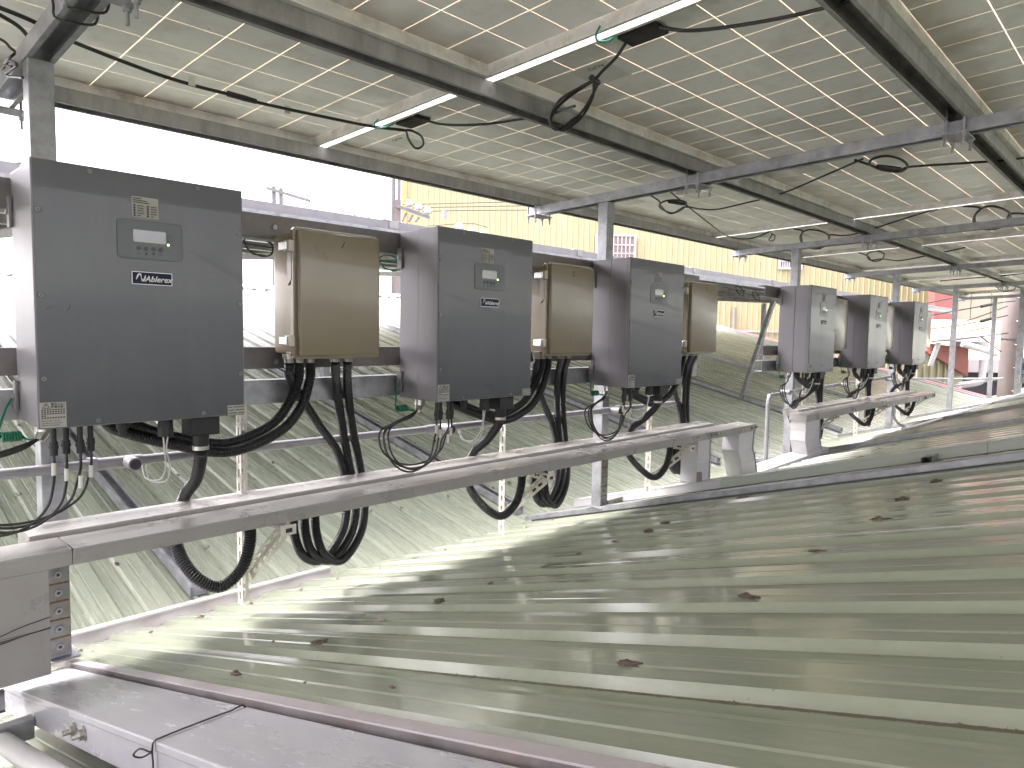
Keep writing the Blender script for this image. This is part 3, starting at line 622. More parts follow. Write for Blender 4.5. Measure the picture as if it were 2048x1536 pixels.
def stroke(name, pts, parent, w=.0018):
    mb = MB(); p = smoothpath([(u, -.0006, v) for u, v in pts], .002)
    for i in range(len(p) - 1):
        nn = Vector((-(p[i + 1] - p[i]).z, 0, (p[i + 1] - p[i]).x)).normalized() * w; mb.add([p[i] - nn, p[i] + nn, p[i + 1] + nn, p[i + 1] - nn], [(0, 1, 2, 3)])
    return obj(name, mb, ink, parent)
stroke('handwriting', [(.168, .392), (.173, .402), (.180, .415)], jbs[0])
stroke('handwriting', [(.155, .405), (.162, .413), (.170, .411), (.168, .401), (.158, .393), (.168, .392), (.178, .395)], jbs[1])
stroke('handwriting', [(.175, .415), (.183, .417), (.185, .411), (.178, .407), (.186, .404), (.185, .397), (.176, .395)], jbs[2])
stroke('scratch', [(.148, .055), (.149, .065), (.148, .075)], jbs[1], .0012)
stroke('scratch', [(.095, .37), (.10, .355), (.112, .348)], jbs[0], .0006); stroke('scratch', [(.06, .40), (.065, .385), (.07, .37)], jbs[0], .0005)
for pts in ([(.026, .314), (.034, .320), (.040, .321)], [(.070, .312), (.078, .318), (.080, .330)]):
    stroke('scuff', pts, inv, .0008)
# ================================================================== CONDUITS, CABLES AND WIRES OF EACH UNIT
UN = ['nearest inverter', 'second inverter', 'third inverter', 'fourth inverter', 'fifth inverter', 'sixth inverter']
BN = ['first beige box', 'second beige box', 'third beige box', 'fourth beige box', 'fifth beige box', 'sixth beige box']
C_DROP = [
    [(.811, .19, -.548), (.828, .215, -.60), (.90, .275, -.676), (1.00, .31, -.798), (1.085, .325, -.904), (1.125, .325, -1.009), (1.135, .32, -1.12), (1.105, .30, -1.245), (1.00, .275, -1.335), (.905, .255, -1.30), (.858, .245, -1.20), (.85, .24, -1.069)],
    [(1.001, .19, -.548), (1.045, .25, -.64), (1.10, .30, -.806), (1.155, .325, -1.0), (1.18, .32, -1.12), (1.15, .30, -1.255), (1.045, .275, -1.345), (.95, .255, -1.305), (.905, .245, -1.21), (.897, .24, -1.069)],
    [(1.056, .19, -.548), (1.095, .25, -.64), (1.148, .30, -.81), (1.205, .325, -1.0), (1.225, .32, -1.12), (1.195, .30, -1.265), (1.09, .275, -1.358), (.995, .255, -1.315), (.95, .245, -1.21), (.942, .24, -1.069)]]
C_LINK = [
    [(.849, .19, -.548), (.858, .21, -.61), (.83, .24, -.71), (.755, .25, -.785), (.60, .25, -.826), (.42, .235, -.785), (.30, .20, -.735), (.26, .18, -.702)],
    [(.895, .19, -.548), (.90, .20, -.61), (.868, .215, -.72), (.775, .215, -.805), (.60, .215, -.852), (.42, .205, -.808), (.25, .19, -.745), (.20, .17, -.702)]]
C_AC = [(.452, .09, -.812), (.458, .11, -.85), (.478, .20, -.93), (.476, .29, -1.0), (.460, .315, -1.08), (.445, .28, -1.17), (.465, .20, -1.25), (.528, .15, -1.295), (.59, .12, -1.245), (.615, .105, -1.16), (.615, .10, -1.078)]
def shift(pts, dx, dz=0): return [Vector(p) + Vector((dx, 0, dz)) for p in pts]
drop_me = [conduit_mesh(p, .0175, n=12) for p in C_DROP]; link_me = [conduit_mesh(p, .0185, n=12) for p in C_LINK]; ac_me = conduit_mesh(C_AC, .0205, pitch=.0095, n=12)
drop_me = [m.mesh('flexible_conduit', black, smooth=True) for m in drop_me]; link_me = [m.mesh('flexible_conduit', black, smooth=True) for m in link_me]; ac_me = ac_me.mesh('flexible_conduit', black, smooth=True)
for i in range(6):
    dx = IX[i] + (0, 0, .008, 0, 0, 0)[i]
    for k, m in enumerate(drop_me):
        tag(link('flexible_conduit', m, None, (dx, 0, 0)), 'black ribbed conduit looping under the duct from the %s gland of the %s' % (('leftmost', 'fourth', 'rightmost')[k], BN[i]), 'conduit', 'conduits dropping from the beige boxes')
    for k, m in enumerate(link_me):
        tag(link('flexible_conduit', m, None, (dx, 0, 0)), '%s of two black conduits sagging from %s to the %s' % (('upper', 'lower')[k], BN[i], UN[i]), 'conduit', 'conduits between boxes and inverters')
    tag(link('flexible_conduit', ac_me, None, (dx, 0, 0)), 'thick black ribbed conduit looping below the duct from the outlet of the %s' % UN[i], 'conduit', 'outlet conduits of the inverters')
    ng = 4
    for k in range(ng):
        x0 = (.045, .078, .108, .138)[k]; y0 = (.055, .070)[k % 2]; j = lambda a: random.uniform(-a, a)
        xl = -.182 + .013 * ((k * 2) % 3) + j(.004); cx, RX, cz = (x0 + xl) / 2, (x0 - xl) / 2, -.865 + j(.004)
        pts = [(x0, y0, -.776), (x0, y0, -.82)]
        for a in (0, -30, -60, -90, -120, -150, -180, -212):
            pts.append((cx + RX * math.cos(math.radians(a)), .07 + .012 * k + .05 * max(0, (-a - 120) / 105), cz + (.118 - .006 * k) * math.sin(math.radians(a))))
        pts += [(-.02, .15, -.762 - .004 * k), (.036, .168, -.746)]
        c = thing('power_cable', '%s thin black cable looping back to the gland under the %s' % (('first', 'second', 'third', 'fourth')[k], UN[i]), 'cable', (IX[i], 0, IZ[i]), 'looped cables under the inverters')
        cable('sheath', pts, .0038, blackc, c, step=.012)
        z = -.80 - .022 * (k % 3) - (.02 if k == 3 else 0)
        obj('marker_sleeve', MB().cyl((x0 - .001, y0, z), (x0 - .002, y0, z - .034), .0056, n=10), tag_m, c, smooth=True)
    # green earth wire with its coil
    pts = [(-.012, .24, -.635), (-.030, .225, -.665), (-.048, .21, -.715), (-.052, .20, -.738)]
    for a in range(0, 7 * 10 + 1):
        t_ = a / 10; pts.append((-.046 + t_ * .0068, .20 + .011 * math.cos(t_ * 2 * math.pi), -.738 + .012 * math.sin(t_ * 2 * math.pi)))
    pts += [(.012, .19, -.748), (.03, .18, -.746), (.05, .175, -.735)]
    o = tag(cable('earth_wire', pts, .0032, greenw, step=.005), 'coiled green earth wire at the lower left corner of the %s' % UN[i], 'wire', 'green earth wires'); o.location = (IX[i], 0, IZ[i])
    for k in range(2):
        pts = [(.338 + .014 * k, .085, -.757), (.342 + .006 * k, .09, -.80), (.356 + .012 * k, .12, -.86), (.352 + .018 * k, .16, -.905 - .008 * k), (.325 + .01 * k, .20, -.905 - .006 * k), (.325 + .012 * k, .235, -.868)]
        o = tag(cable('signal_wire', pts, .0026, whitew, step=.012), '%s thin white wire hanging from the %s to the pipe' % (('left', 'right')[k], UN[i]), 'wire', 'white signal wires'); o.location = (IX[i], 0, IZ[i])
# ================================================================== GREY PIPES
def pipe_z(x): return -.866 - .005 * x
p = thing('conduit_pipe', 'grey plastic pipe running behind the ducts below the three near inverters', 'pipe')
obj('tube', MB().cyl((-1.8, .338, pipe_z(-1.8)), (3.80, .338, pipe_z(3.8)), .0165, n=20), pvc, p, smooth=True)
cable('elbow', [(3.80, .338, pipe_z(3.8)), (3.85, .338, pipe_z(3.8) - .008), (3.875, .338, pipe_z(3.8) - .04), (3.875, .338, -1.2), (3.875, .338, zN(.338, .03))], .0165, pvc, p, n=16)
for i in range(3):
    x = IX[i] + .315; z = pipe_z(x)
    tt = obj('tee', MB().cyl((x - .10, .338, pipe_z(x - .1)), (x + .04, .338, pipe_z(x + .04)), .0200, n=20), pvc, p, smooth=True)
    obj('tee_branch', MB().cyl((x, .335, z), (x, .262, z), .0215, n=20), pvc, tt, smooth=True)
    obj('branch_bore', MB().cyl((x, .2622, z), (x, .2605, z), .0165, n=20), dark_m, tt)
for x in (.11, 2.98): obj('pipe_strap', MB().box(x + .09, x + .112, .318, .3585, pipe_z(x) - .022, pipe_z(x) + .022), galv, p, bevel=.002)
p = thing('conduit_pipe', 'grey plastic pipe rising and turning along below the three far inverters', 'pipe')
cable('tube', [(5.23, .335, zN(.335, .03)), (5.23, .335, -1.1), (5.232, .335, -.965), (5.26, .335, -.925), (5.34, .335, -.912), (6.5, .335, -.895), (8.9, .335, -.865)], .018, pvc, p, n=16)
for i in range(3, 6): obj('tee_branch', MB().cyl((IX[i] + .315, .34, -.893), (IX[i] + .315, .262, -.893), .022, n=14), pvc, p, smooth=True)
# ================================================================== SLOTTED ANGLE BRACKETS
def slotted(mb, a, b, wv, tv, pitch=.05, slot=.030, frac=.34):
    a, b, wv, tv = map(Vector, (a, b, wv, tv)); d = (b - a); L = d.length; d.normalize(); e = wv * (1 - frac) / 2
    for s in (-1, 1): mb.bar(a + wv * s * (1 + frac) / 2 * 1.0, b + wv * s * (1 + frac) / 2, e, tv)
    n = int(L / pitch); off = (L - n * pitch) / 2
    segs = [(0, off + (pitch - slot) / 2)] + [(off + k * pitch + (pitch + slot) / 2, off + (k + 1) * pitch + (pitch - slot) / 2) for k in range(n - 1)] + [(off + n * pitch - (pitch - slot) / 2, L)]
    for s0, s1 in segs: mb.bar(a + d * s0, a + d * s1, wv * frac, tv * .999)
    return mb
for i in range(6):
    t = thing('slotted_bracket', 'cream slotted angle bracket carrying the duct right of the outlet of the %s' % UN[i], 'bracket', (IX[i] + .662, 0, IZ[i]), 'slotted brackets under the ducts')
    mb = slotted(MB(), (.020, .2995, -1.43), (.020, .2995, -.66), (.020, 0, 0), (0, .0012, 0))
    slotted(mb, (0, .279, -1.43), (0, .279, -.66), (0, .019, 0), (.0012, 0, 0)); obj('upright', mb, perf_m, t)
    mb = slotted(MB(), (.020, .276, -1.082), (.020, -.012, -1.082), (.018, 0, 0), (0, 0, .0012))
    slotted(mb, (.040, .276, -1.100), (.040, -.012, -1.100), (0, 0, .018), (.0012, 0, 0)); obj('arm', mb, perf_m, t)
    obj('arm_end', MB().box(.004, .060, -.016, -.0135, -1.115, -1.081), perf_m, t); obj('end_hole', MB().box(.022, .045, -.0175, -.0155, -1.106, -1.092), dark_m, t)
    mb = slotted(MB(), (.045, .29, -1.335), (.045, .03, -1.118), (0, .0125, .015), (.0012, 0, 0))
    slotted(mb, (.026, .30, -1.322), (.026, .04, -1.106), (.018, 0, 0), (0, .0008, .001)); obj('brace', mb, perf_m, t)
    for z in (-.80, -.83): obj('bolt', MB().cyl((.020, .288, z), (.020, .2985, z), .008, n=6), galv, t)
    obj('gland', MB().cyl((-.047, .10, -1.078), (-.047, .10, -1.094), .028, n=6), nickel, t)
# ================================================================== CABLE DUCTS
def duct(name, label, segs, m, group=None, cat='duct', screws=()):
    t = thing(name, label, cat, (0, 0, 0), group)
    for k, (x0, x1, y0, y1, z0, z1) in enumerate(segs):
        b = obj('trough', MB().box(x0, x1, y0 + .0015, y1 - .0015, z0, z1 - .008), m, t, bevel=.0015)
        obj('cover', MB().box(x0 + .0008, x1 - .0008, y0, y1, z1 - .010, z1), m, b, bevel=.002)
    return t
f = duct('cable_duct', 'long cream cable duct in front, running below the three near inverters', [(-.60, .068, 0, .146, -1.076, -1.029), (.0695, 2.05, 0, .146, -1.0765, -1.030), (2.0515, 3.70, 0, .146, -1.081, -1.034), (3.7015, 4.285, 0, .146, -1.084, -1.037)], duct_m, 'ducts under the inverters')
obj('name_plate', MB().box(3.40, 3.50, -.002, .001, -1.068, -1.043), sticker_m, f)
stroke('print', [(3.42, -1.053), (3.44, -1.057), (3.455, -1.05), (3.48, -1.055)], f, .0025).location = (0, -.0022, 0)
h = obj('hasp', MB().box(3.62, 3.75, -.006, 0.001, -1.066, -1.046), rust_m, f, bevel=.002); obj('hasp_knob', MB().cyl((3.70, -.02, -1.056), (3.70, -.004, -1.056), .010, n=10), nickel, h)
for x in (4.20, 4.27): obj('end_screw', MB().cyl((x, -.012, -1.06), (x, .001, -1.06), .006, n=8), ring_m, f)
duct('cable_duct', 'long cream cable duct behind, slightly higher and set back below the near inverters', [(.0, 1.35, .151, .288, -1.066, -1.016), (1.3515, 2.62, .151, .288, -1.068, -1.018), (2.6215, 3.95, .151, .288, -1.071, -1.021)], duct_m, 'ducts under the inverters')
d = thing('cable_duct', 'upright cream duct dropping from the long duct at the left edge', 'duct', (0, 0, 0), 'ducts under the inverters')
b = obj('trough', MB().box(-.42, .0125, .002, .142, -1.235, -1.0768), duct_m, d, bevel=.0015)
obj('lower_trough', MB().hexa([(-.42, .002, -1.362), (.0115, .002, -1.362), (.0115, .142, -1.405), (-.42, .142, -1.405), (-.42, .002, -1.2365), (.0115, .002, -1.2365), (.0115, .142, -1.2365), (-.42, .142, -1.2365)]), duct_m, d, bevel=.0015)
for zz, dz in ((-1.232, .02), (-1.243, .006), (-1.250, .012)):
    cable('tie_wire', [(-.4, -.001, zz - .012), (-.15, -.002, zz), (-.05, -.002, zz + dz), (.0125, -.001, zz + dz * 1.4)], .0014, wire_m, d)
f = duct('cable_duct', 'cream duct in front, running below the three far inverters', [(5.20, 7.30, 0, .146, -1.10, -1.045), (7.3015, 9.24, 0, .146, -1.118, -1.063)], duct_m, 'ducts under the inverters')
for z in (-1.085, -1.10): obj('end_screw', MB().cyl((9.18, -.012, z), (9.18, .001, z), .006, n=8), ring_m, f)
duct('cable_duct', 'cream duct behind, set back below the three far inverters', [(5.42, 7.2, .151, .288, -1.085, -1.028), (7.2015, 9.0, .151, .288, -1.10, -1.043)], duct_m, 'ducts under the inverters')
def bent_duct(label, pts, y0, y1, w, m, seams):
    d = thing('cable_duct', label, 'duct', (0, 0, 0), 'upright white duct pieces')
    for k in range(len(pts) - 1):
        (xa, za), (xb, zb) = pts[k], pts[k + 1]
        obj('trough', MB().hexa([(xb, y0, zb + .0012), (xb + w, y0, zb + .0012), (xb + w, y1, zb + .0012), (xb, y1, zb + .0012), (xa, y0, za), (xa + w, y0, za), (xa + w, y1, za), (xa, y1, za)]), m, d, bevel=.0015)
        obj('edge_strip', MB().hexa([(xb + w, y0 - .004, zb + .002), (xb + w + .012, y0 - .004, zb + .002), (xb + w + .012, y0 + .03, zb + .002), (xb + w, y0 + .03, zb + .002), (xa + w, y0 - .004, za), (xa + w + .012, y0 - .004, za), (xa + w + .012, y0 + .03, za), (xa + w, y0 + .03, za)]), galv_dk, d)
        obj('side_bolt', MB().cyl((xb + w + .03, y0 + .012, (za + zb) / 2), (xb + w + .01, y0 + .012, (za + zb) / 2), .008, n=6), galv_dk, d)
    return d
bent_duct('bent white duct dropping at the right end of the long near duct', [(4.05, -1.0855), (4.04, -1.21), (4.09, -1.30), (4.12, -1.40)], .012, .135, .215, duct_wh, 3)
bent_duct('jointed white duct dropping at the left end of the far duct', [(5.21, -1.1015), (5.22, -1.18), (5.22, -1.26), (5.26, -1.335), (5.30, -1.41)], .012, .135, .30, duct_wh, 4)
t = bent_duct('straight white duct standing on the roof tray below the third beige box', [(3.50, -1.082), (3.50, -1.22), (3.50, zN(.08, .082))], .02, .14, .15, duct_wh, 2)
obj('hasp', MB().box(3.49, 3.515, -.006, .019, -1.37, -1.28), rust_m, t)
t = thing('cable_duct', 'low white duct lying crosswise on the roof between the two bent drops', 'duct', (0, 0, 0), 'ducts on the roof')
obj('trough', MB().hexa([(4.12, .0, -1.455), (5.72, 0, -1.425), (5.72, .16, -1.435), (4.12, .16, -1.46), (4.12, 0, -1.402), (5.72, 0, -1.365), (5.72, .16, -1.365), (4.12, .16, -1.402)]), duct_wh, t, bevel=.002)
obj('end_cap', MB().box(5.7205, 5.74, -.003, .163, -1.43, -1.36), galv_dk, t)
t = thing('cable_duct', 'long pale green roof tray running up the slope right of the posts', 'duct', (0, 0, 0), 'ducts on the roof')
trm = mat('pale_green_tray', (0.42, 0.455, 0.405), 0.33, 0, 0.05, 3, rvar=.06)
for k, (ya, yb) in enumerate(((.985, .30), (.2985, -.15), (-.1515, -1.50), (-1.5015, -4.5))):
    b = obj('trough', slopebar(MB(), 3.472, 3.618, yb, ya, .0175, .068), trm if k > 1 else duct_wh, t, bevel=.0015)
    obj('cover', slopebar(MB(), 3.470, 3.620, yb + .0006, ya - .0006, .0685, .0745), trm if k > 1 else duct_wh, b, bevel=.001)
for i, (x, y, l) in enumerate(((3.30, .55, .16), (3.36, -1.30, .12), (9.2, -.35, .1))):   # stub channels left on the roof
    tag(obj('channel_stub', channel(MB(), lambda s, u, v: (s, y + u, zN(y + u, .017) + v), x, x + l, .05, .032, lip=.01), rust_m), ['rusty channel stub on the roof beside the white tray', 'rusty channel stub under the green tray at the right', 'rusty channel stub on the roof near the slim post'][i], 'channel', 'channel stubs on the roof')
# big grey duct in the lower left corner
t = thing('cable_duct', 'wide grey duct running along the roof verge in the lower left corner', 'duct', (0, 0, 0), 'ducts on the roof')
for k, (ya, yb) in enumerate(((.37, -.905), (-.9065, -2.6))):
    b = obj('trough', slopebar(MB(), -.032, .124, yb, ya, -.075, .002), duct_gr, t, bevel=.002)
    obj('cover', slopebar(MB(), -.035, .127, yb + .0005, ya - .0005, -.008, .010), duct_gr, b, bevel=.003)
for y in (-.40, -.47):
    o = obj('cover_bolt', MB().cyl((-.034, y, zN(y, -.034)), (-.058, y, zN(y, -.034)), .0065, n=8).cyl((-.034, y, zN(y, -.034)), (-.044, y, zN(y, -.034)), .012, n=6).cyl((-.0335, y, zN(y, -.034)), (-.036, y, zN(y, -.034)), .016, n=14), nickel, t)
y = -.906; yy = lambda u, o: (u - .003, y, zN(y, o + .0105))
cable('tie_wire', [yy(-.036, -.09), yy(-.036, -.04), yy(-.036, -.002), yy(-.02, .003), yy(.05, .004), yy(.10, .003), yy(.127, .001), yy(.127, -.06)], .0016, wire_m, t, step=.008)
cable('tie_twist', [yy(-.036, -.004), (-.045, y - .008, zN(y, 0)), (-.058, y + .004, zN(y, .006)), (-.066, y + .012, zN(y, -.006)), (-.054, y + .010, zN(y, -.014)), (-.040, y, zN(y, -.006))], .0016, wire_m, t, step=.004)
t = thing('conduit_pipe', 'thick grey pipe beside the wide duct in the bottom left corner', 'pipe')
obj('tube', MB().cyl((-.105, .10, zN(.10, -.085)), (-.105, -2.6, zN(-2.6, -.085)), .024, n=20), pvc if False else mat('pale_grey_pvc', (.44, .43, .43), .35, 0, .06, 5), t, smooth=True)
obj('pipe_clip', MB().box(-.14, -.034, -.02, .012, zN(0, -.10), zN(0, -.045)), galv, t, bevel=.003)
# thin conduit lying across the roof at the right
a, b = atN(1858, 850, .03), atN(2060, 786, .03)
p = thing('roof_conduit', 'thin pale conduit lying on the roof beyond the far duct', 'conduit')
cable('tube', [(a.x - .05, .0, -1.1), (a.x - .05, -.02, -1.25), (a.x, -.1, zN(-.1, .06)), (a.x + .3, -.17, zN(-.17, .04)), (b.x, -.17, zN(-.17, .04)), (b.x + 3, -.17, zN(-.17, .04))], .014, duct_wh, p, step=.05)
# ================================================================== CABLES UNDER THE CANOPY
def panel_cable(label, px, off=.06, r=.0058, coil=None, m=None):
    pts = [atP(x, y, o if len(q) > 2 else off) for q in px for (x, y, o) in [tuple(q) + ((off,) if len(q) == 2 else ())]]
    return tag(cable('panel_cable', pts, r, m or blackc, step=.015), label, 'cable', 'cables under the canopy')
t = panel_cable('thick black cable from the top left beam to the small loop', [(-40, 0, .03), (60, 40, .02), (150, 85, .03), (300, 143), (385, 170), (455, 188), (512, 204), (640, 232), (740, 252), (812, 261)], .05, .0065)
def connector(px, py, qx, qy, off, parent, r=.011):
    a, b = atP(px, py, off), atP(qx, qy, off)
    obj('plug_connector', MB().cyl(a, a.lerp(b, .5), r, r, n=10).cyl(a.lerp(b, .48), b, r * 1.1, r * .9, n=8), blackm, parent, smooth=True)
connector(455, 187, 512, 203, .05, t, .011)
for q in ((384, 165), (575, 221)):
    c = atP(*q, .05); obj('cable_flag', MB().box(c.x - .012, c.x + .012, c.y - .001, c.y + .001, c.z - .012, c.z + .02), tag_m, t)
l1 = [(812, 261), (818, 280), (832, 297), (846, 290), (843, 273), (825, 262), (812, 260)]
panel_cable('small teardrop cable loop beside the first connection box', [(x, y, .045) for x, y in l1], r=.0052)
panel_cable('black cable sagging from the first connection box to the second purlin', [(848, 240, .07), (890, 249, .05), (960, 249, .04), (1030, 240, .045), (1100, 228, .02), (1150, 212, -.05)], r=.0055)
box2 = [(1252, 85, .08), (1232, 115, .05), (1205, 142, .03), (1190, 158, .02)]
t = panel_cable('black cable hanging from the second connection box into a double coil', box2 + [(1160, 175, .01), (1120, 200, .0), (1100, 232, -.005), (1108, 258, -.005), (1135, 252, 0), (1165, 222, .005), (1190, 180, .015), (1192, 160, .02), (1150, 185, .01), (1115, 215, .0), (1102, 245, -.005), (1125, 260, -.005), (1160, 238, .0), (1185, 195, .01), (1188, 158, .02)], r=.0055)
connector(1128, 255, 1160, 232, 0, t, .010)
obj('cable_tie', MB().cyl(atP(1183, 155, .02), atP(1196, 166, .02), .011, n=8), blackm, t)
panel_cable('black cable from the second connection box towards the third purlin', [(1318, 55, .08), (1370, 61, .06), (1430, 57, .055), (1530, 42, .05), (1640, 18, .05), (1760, -20, .05)], r=.006)
t = panel_cable('round cable coil hanging below the beam over the third inverter', [(1300, 390, .04), (1318, 402, .03), (1322, 412, .02), (1340, 427, .015), (1365, 418, .02), (1372, 405, .025), (1350, 400, .03), (1325, 404, .02), (1320, 415, .02), (1345, 426, .015), (1370, 414, .02), (1400, 418, .02), (1430, 419, .02), (1470, 411, .03), (1560, 388, .04), (1640, 355, .05), (1725, 318, .05)], r=.0055)
connector(1338, 403, 1368, 408, .028, t, .012)
panel_cable('thin cable descending right from the coil over the third inverter', [(1330, 375, .06), (1375, 412, .03), (1410, 440, .03), (1455, 472, .04), (1490, 478, .05), (1515, 473, .06), (1540, 462, .07)], r=.005)
panel_cable('tiny cable loop under the silver seam right of the third inverter post', [(1545, 468, .06), (1538, 480, .04), (1547, 481, .04), (1550, 472, .05), (1543, 467, .06)], r=.005)
t = panel_cable('oval black coil under the second beam at the right', [(1710, 320, .06), (1740, 330, .05), (1765, 340, .04), (1800, 343, .04), (1815, 332, .04), (1800, 318, .05), (1770, 312, .05), (1742, 320, .05), (1745, 332, .045), (1790, 343, .04), (1814, 335, .04), (1840, 332, .05), (1900, 328, .05), (1990, 322, .05), (2080, 312, .05)], r=.0065)
connector(1755, 333, 1800, 338, .04, t, .012)
t = panel_cable('round black coil beside the third beam above the fourth inverter', [(1588, 458, .06), (1605, 462, .05), (1600, 475, .03), (1608, 492, .02), (1635, 498, .015), (1655, 488, .02), (1658, 472, .04), (1640, 462, .05), (1615, 460, .05), (1603, 470, .04), (1610, 490, .02), (1640, 496, .015), (1656, 480, .03), (1660, 470, .04), (1690, 471, .05), (1725, 464, .05), (1800, 440, .06), (1880, 415, .07)], r=.006)
connector(1612, 492, 1640, 497, .018, t, .012)
t = panel_cable('large round black coil at the right edge under the third row', [(1925, 412, .06), (1960, 416, .05), (1950, 430, .03), (1948, 445, .02), (1965, 458, .01), (1995, 457, .01), (2018, 442, .02), (2018, 425, .03), (1990, 413, .04), (1965, 416, .05), (1950, 432, .03), (1955, 452, .015), (1985, 459, .01), (2012, 448, .02), (2020, 428, .04), (2060, 428, .05)], r=.0075)
connector(1955, 447, 1985, 457, .015, t, .014)
panel_cable('small round coil above the fifth inverter', [(1718, 505, .06), (1735, 512, .05), (1745, 522, .03), (1762, 520, .03), (1768, 508, .04), (1752, 502, .05), (1735, 508, .05), (1740, 520, .03), (1765, 518, .03), (1800, 521, .05), (1860, 510, .06), (1930, 495, .07)], r=.007)
panel_cable('flat coil hanging under the beam near the far end', [(1990, 572, .06), (2005, 582, .03), (2025, 580, .03), (2030, 574, .05), (2010, 570, .06), (1996, 575, .05)], r=.009)
panel_cable('thin cable strung below the last far panels', [(1880, 562, .04), (1935, 557, .05), (2000, 552, .05), (2060, 545, .05)], r=.007)
for i, q in enumerate(([(1200, 52, .065), (1192, 70, .05), (1196, 82, .045), (1215, 82, .045), (1236, 70, .06)], [(757, 238, .065), (749, 248, .05), (755, 256, .045), (775, 253, .05), (790, 246, .062)], [(1860, 425, .07), (1876, 419, .06), (1888, 412, .07)], [(1520, 474, .07), (1532, 468, .06), (1546, 460, .07)])):
    tag(cable('bonding_wire', [atP(*p_) for p_ in q], .0034, tealw, step=.006), ['green bonding wire across the panel seam at the top centre', 'green bonding wire across the panel seam above the first beige box', 'green bonding wire at the seam on the upper right', 'green bonding wire at the seam right of the third post'][i], 'wire', 'green bonding wires')
# connection boxes nearest the seams carry their leads; bundle tied round the top left beam
ys = -.02
for k, (yy_, dz) in enumerate(((.02, 0), (-.07, -.004))):
    z0 = zP(yy_) - .052
    tag(cable('tie_cable', [(BX[0] - .006, yy_ + .05, z0 + .10), (BX[0] - .007, yy_, z0 + .03), (BX[0] - .004, yy_, z0 - .004), (BX[0] + .03, yy_ - .02, z0 - .012), (BX[0] + .07, yy_ - .035, z0 - .010), (BX[0] + BW + .005, yy_ - .045, z0 + .002), (BX[0] + BW + .008, yy_ - .05, z0 + .035)], .0034, blackc, step=.008), '%s black cable wrapped round the top left beam' % ('rear', 'front')[k], 'cable', 'cables wrapped round the top left beam')
tag(cable('cable_bundle', [atP(-60, 60, 0), atP(0, 78, 0), atP(20, 95, -.02), atP(30, 105, -.02)] + [atX(x, y, BX[0] - .02) for x, y in ((20, 115), (8, 128), (25, 135), (6, 140), (18, 122), (34, 130), (12, 150), (45, 155))], .0042, blackc, step=.008), 'knotted black cable bundle at the top left edge beside the beam', 'cable')
tag(cable('tie_cable', [atP(-40, 10, .03), atP(0, 30, .03), atP(40, 55, .03), atP(62, 82, .03)], .006, blackc), 'dark cable entering at the top left corner behind the beam', 'cable')
# ================================================================== DISTANT BUILDINGS AND POLES
Rh = Vector((r2.x, r2.y, 0)).normalized(); Fh = Vector((fwd.x, fwd.y, 0)).normalized(); UPZ = Vector((0, 0, 1))
def bld(name, label, cat, px, d, py=660):
    t = thing(name, label, cat, atD(px, py, d)); t.rotation_euler = (0, 0, math.atan2(Rh.y, Rh.x)); return t   # local x to the right, y away
def pxw(n, d): return n * d / FPX
D = 30.0; t = bld('factory_building', 'pale yellow ribbed metal factory wall behind the whole row', 'building', 803, D)
swd = pxw(44, D); sec = []
for k in range(4):
    x = k * swd / 4; q = swd / 4; sec += [(x, 0), (x + q * .62, 0), (x + q * .72, -.02), (x + q * .84, -.02), (x + q * .94, 0)]
sec.append((swd, 0)); n = len(sec)
wm = MB(); wm.v = [(x, y, -8) for x, y in sec] + [(x, y, 9.5) for x, y in sec]; wm.f = [(i, i + 1, n + i + 1, n + i) for i in range(n - 1)]
wme = wm.mesh('wall_sheet', yellow)
for k in range(25): link('wall_sheet', wme, t, (.2 + k * swd, 0, 0))
obj('corner_trim', MB().box(0, .17, -.10, .1, -8, 9.5), orange, t); obj('return_wall', MB().box(.05, .15, .1, 12, -8, 9.4), yellow, t)
for x0, x1, y0, y1 in ((1190, 1262, 475, 525), (1553, 1592, 500, 536)):
    a = pxw(x0 - 803, D); b = pxw(x1 - 803, D); hz = lambda y: pxw(660 + (x0 - 803) * .016 - y, D); z1, z0 = hz(y0), hz(y1)
    w = obj('window', MB().box(a, b, -.08, -.052, z0, z1), winred, t)
    fr = MB(); fw = .09
    fr.box(a - fw, a, -.16, -.06, z0 - fw, z1 + fw); fr.box(b, b + fw, -.16, -.06, z0 - fw, z1 + fw); fr.box(a, b, -.16, -.06, z0 - fw, z0); fr.box(a, b, -.16, -.06, z1, z1 + fw); obj('window_frame', fr, white_m, w)
    nb = 9
    for k in range(1, nb): obj('window_bar', MB().box(a + (b - a) * k / nb - .022, a + (b - a) * k / nb + .022, -.14, -.10, z0, z1), white_m, w)
    for k in (1, 2): obj('window_rail', MB().box(a, b, -.155, -.141, z0 + (z1 - z0) * k / 3 - .025, z0 + (z1 - z0) * k / 3 + .025), white_m, w)
obj('downpipe', MB().cyl((pxw(1465 - 803, D), -.15, -3), (pxw(1465 - 803, D), -.15, 1.2), .07, n=10), rust_m, t)
obj('ledge', MB().box(pxw(1480 - 803, D), pxw(1700 - 803, D), -.25, -.06, .15, .22), grey_wall, t)
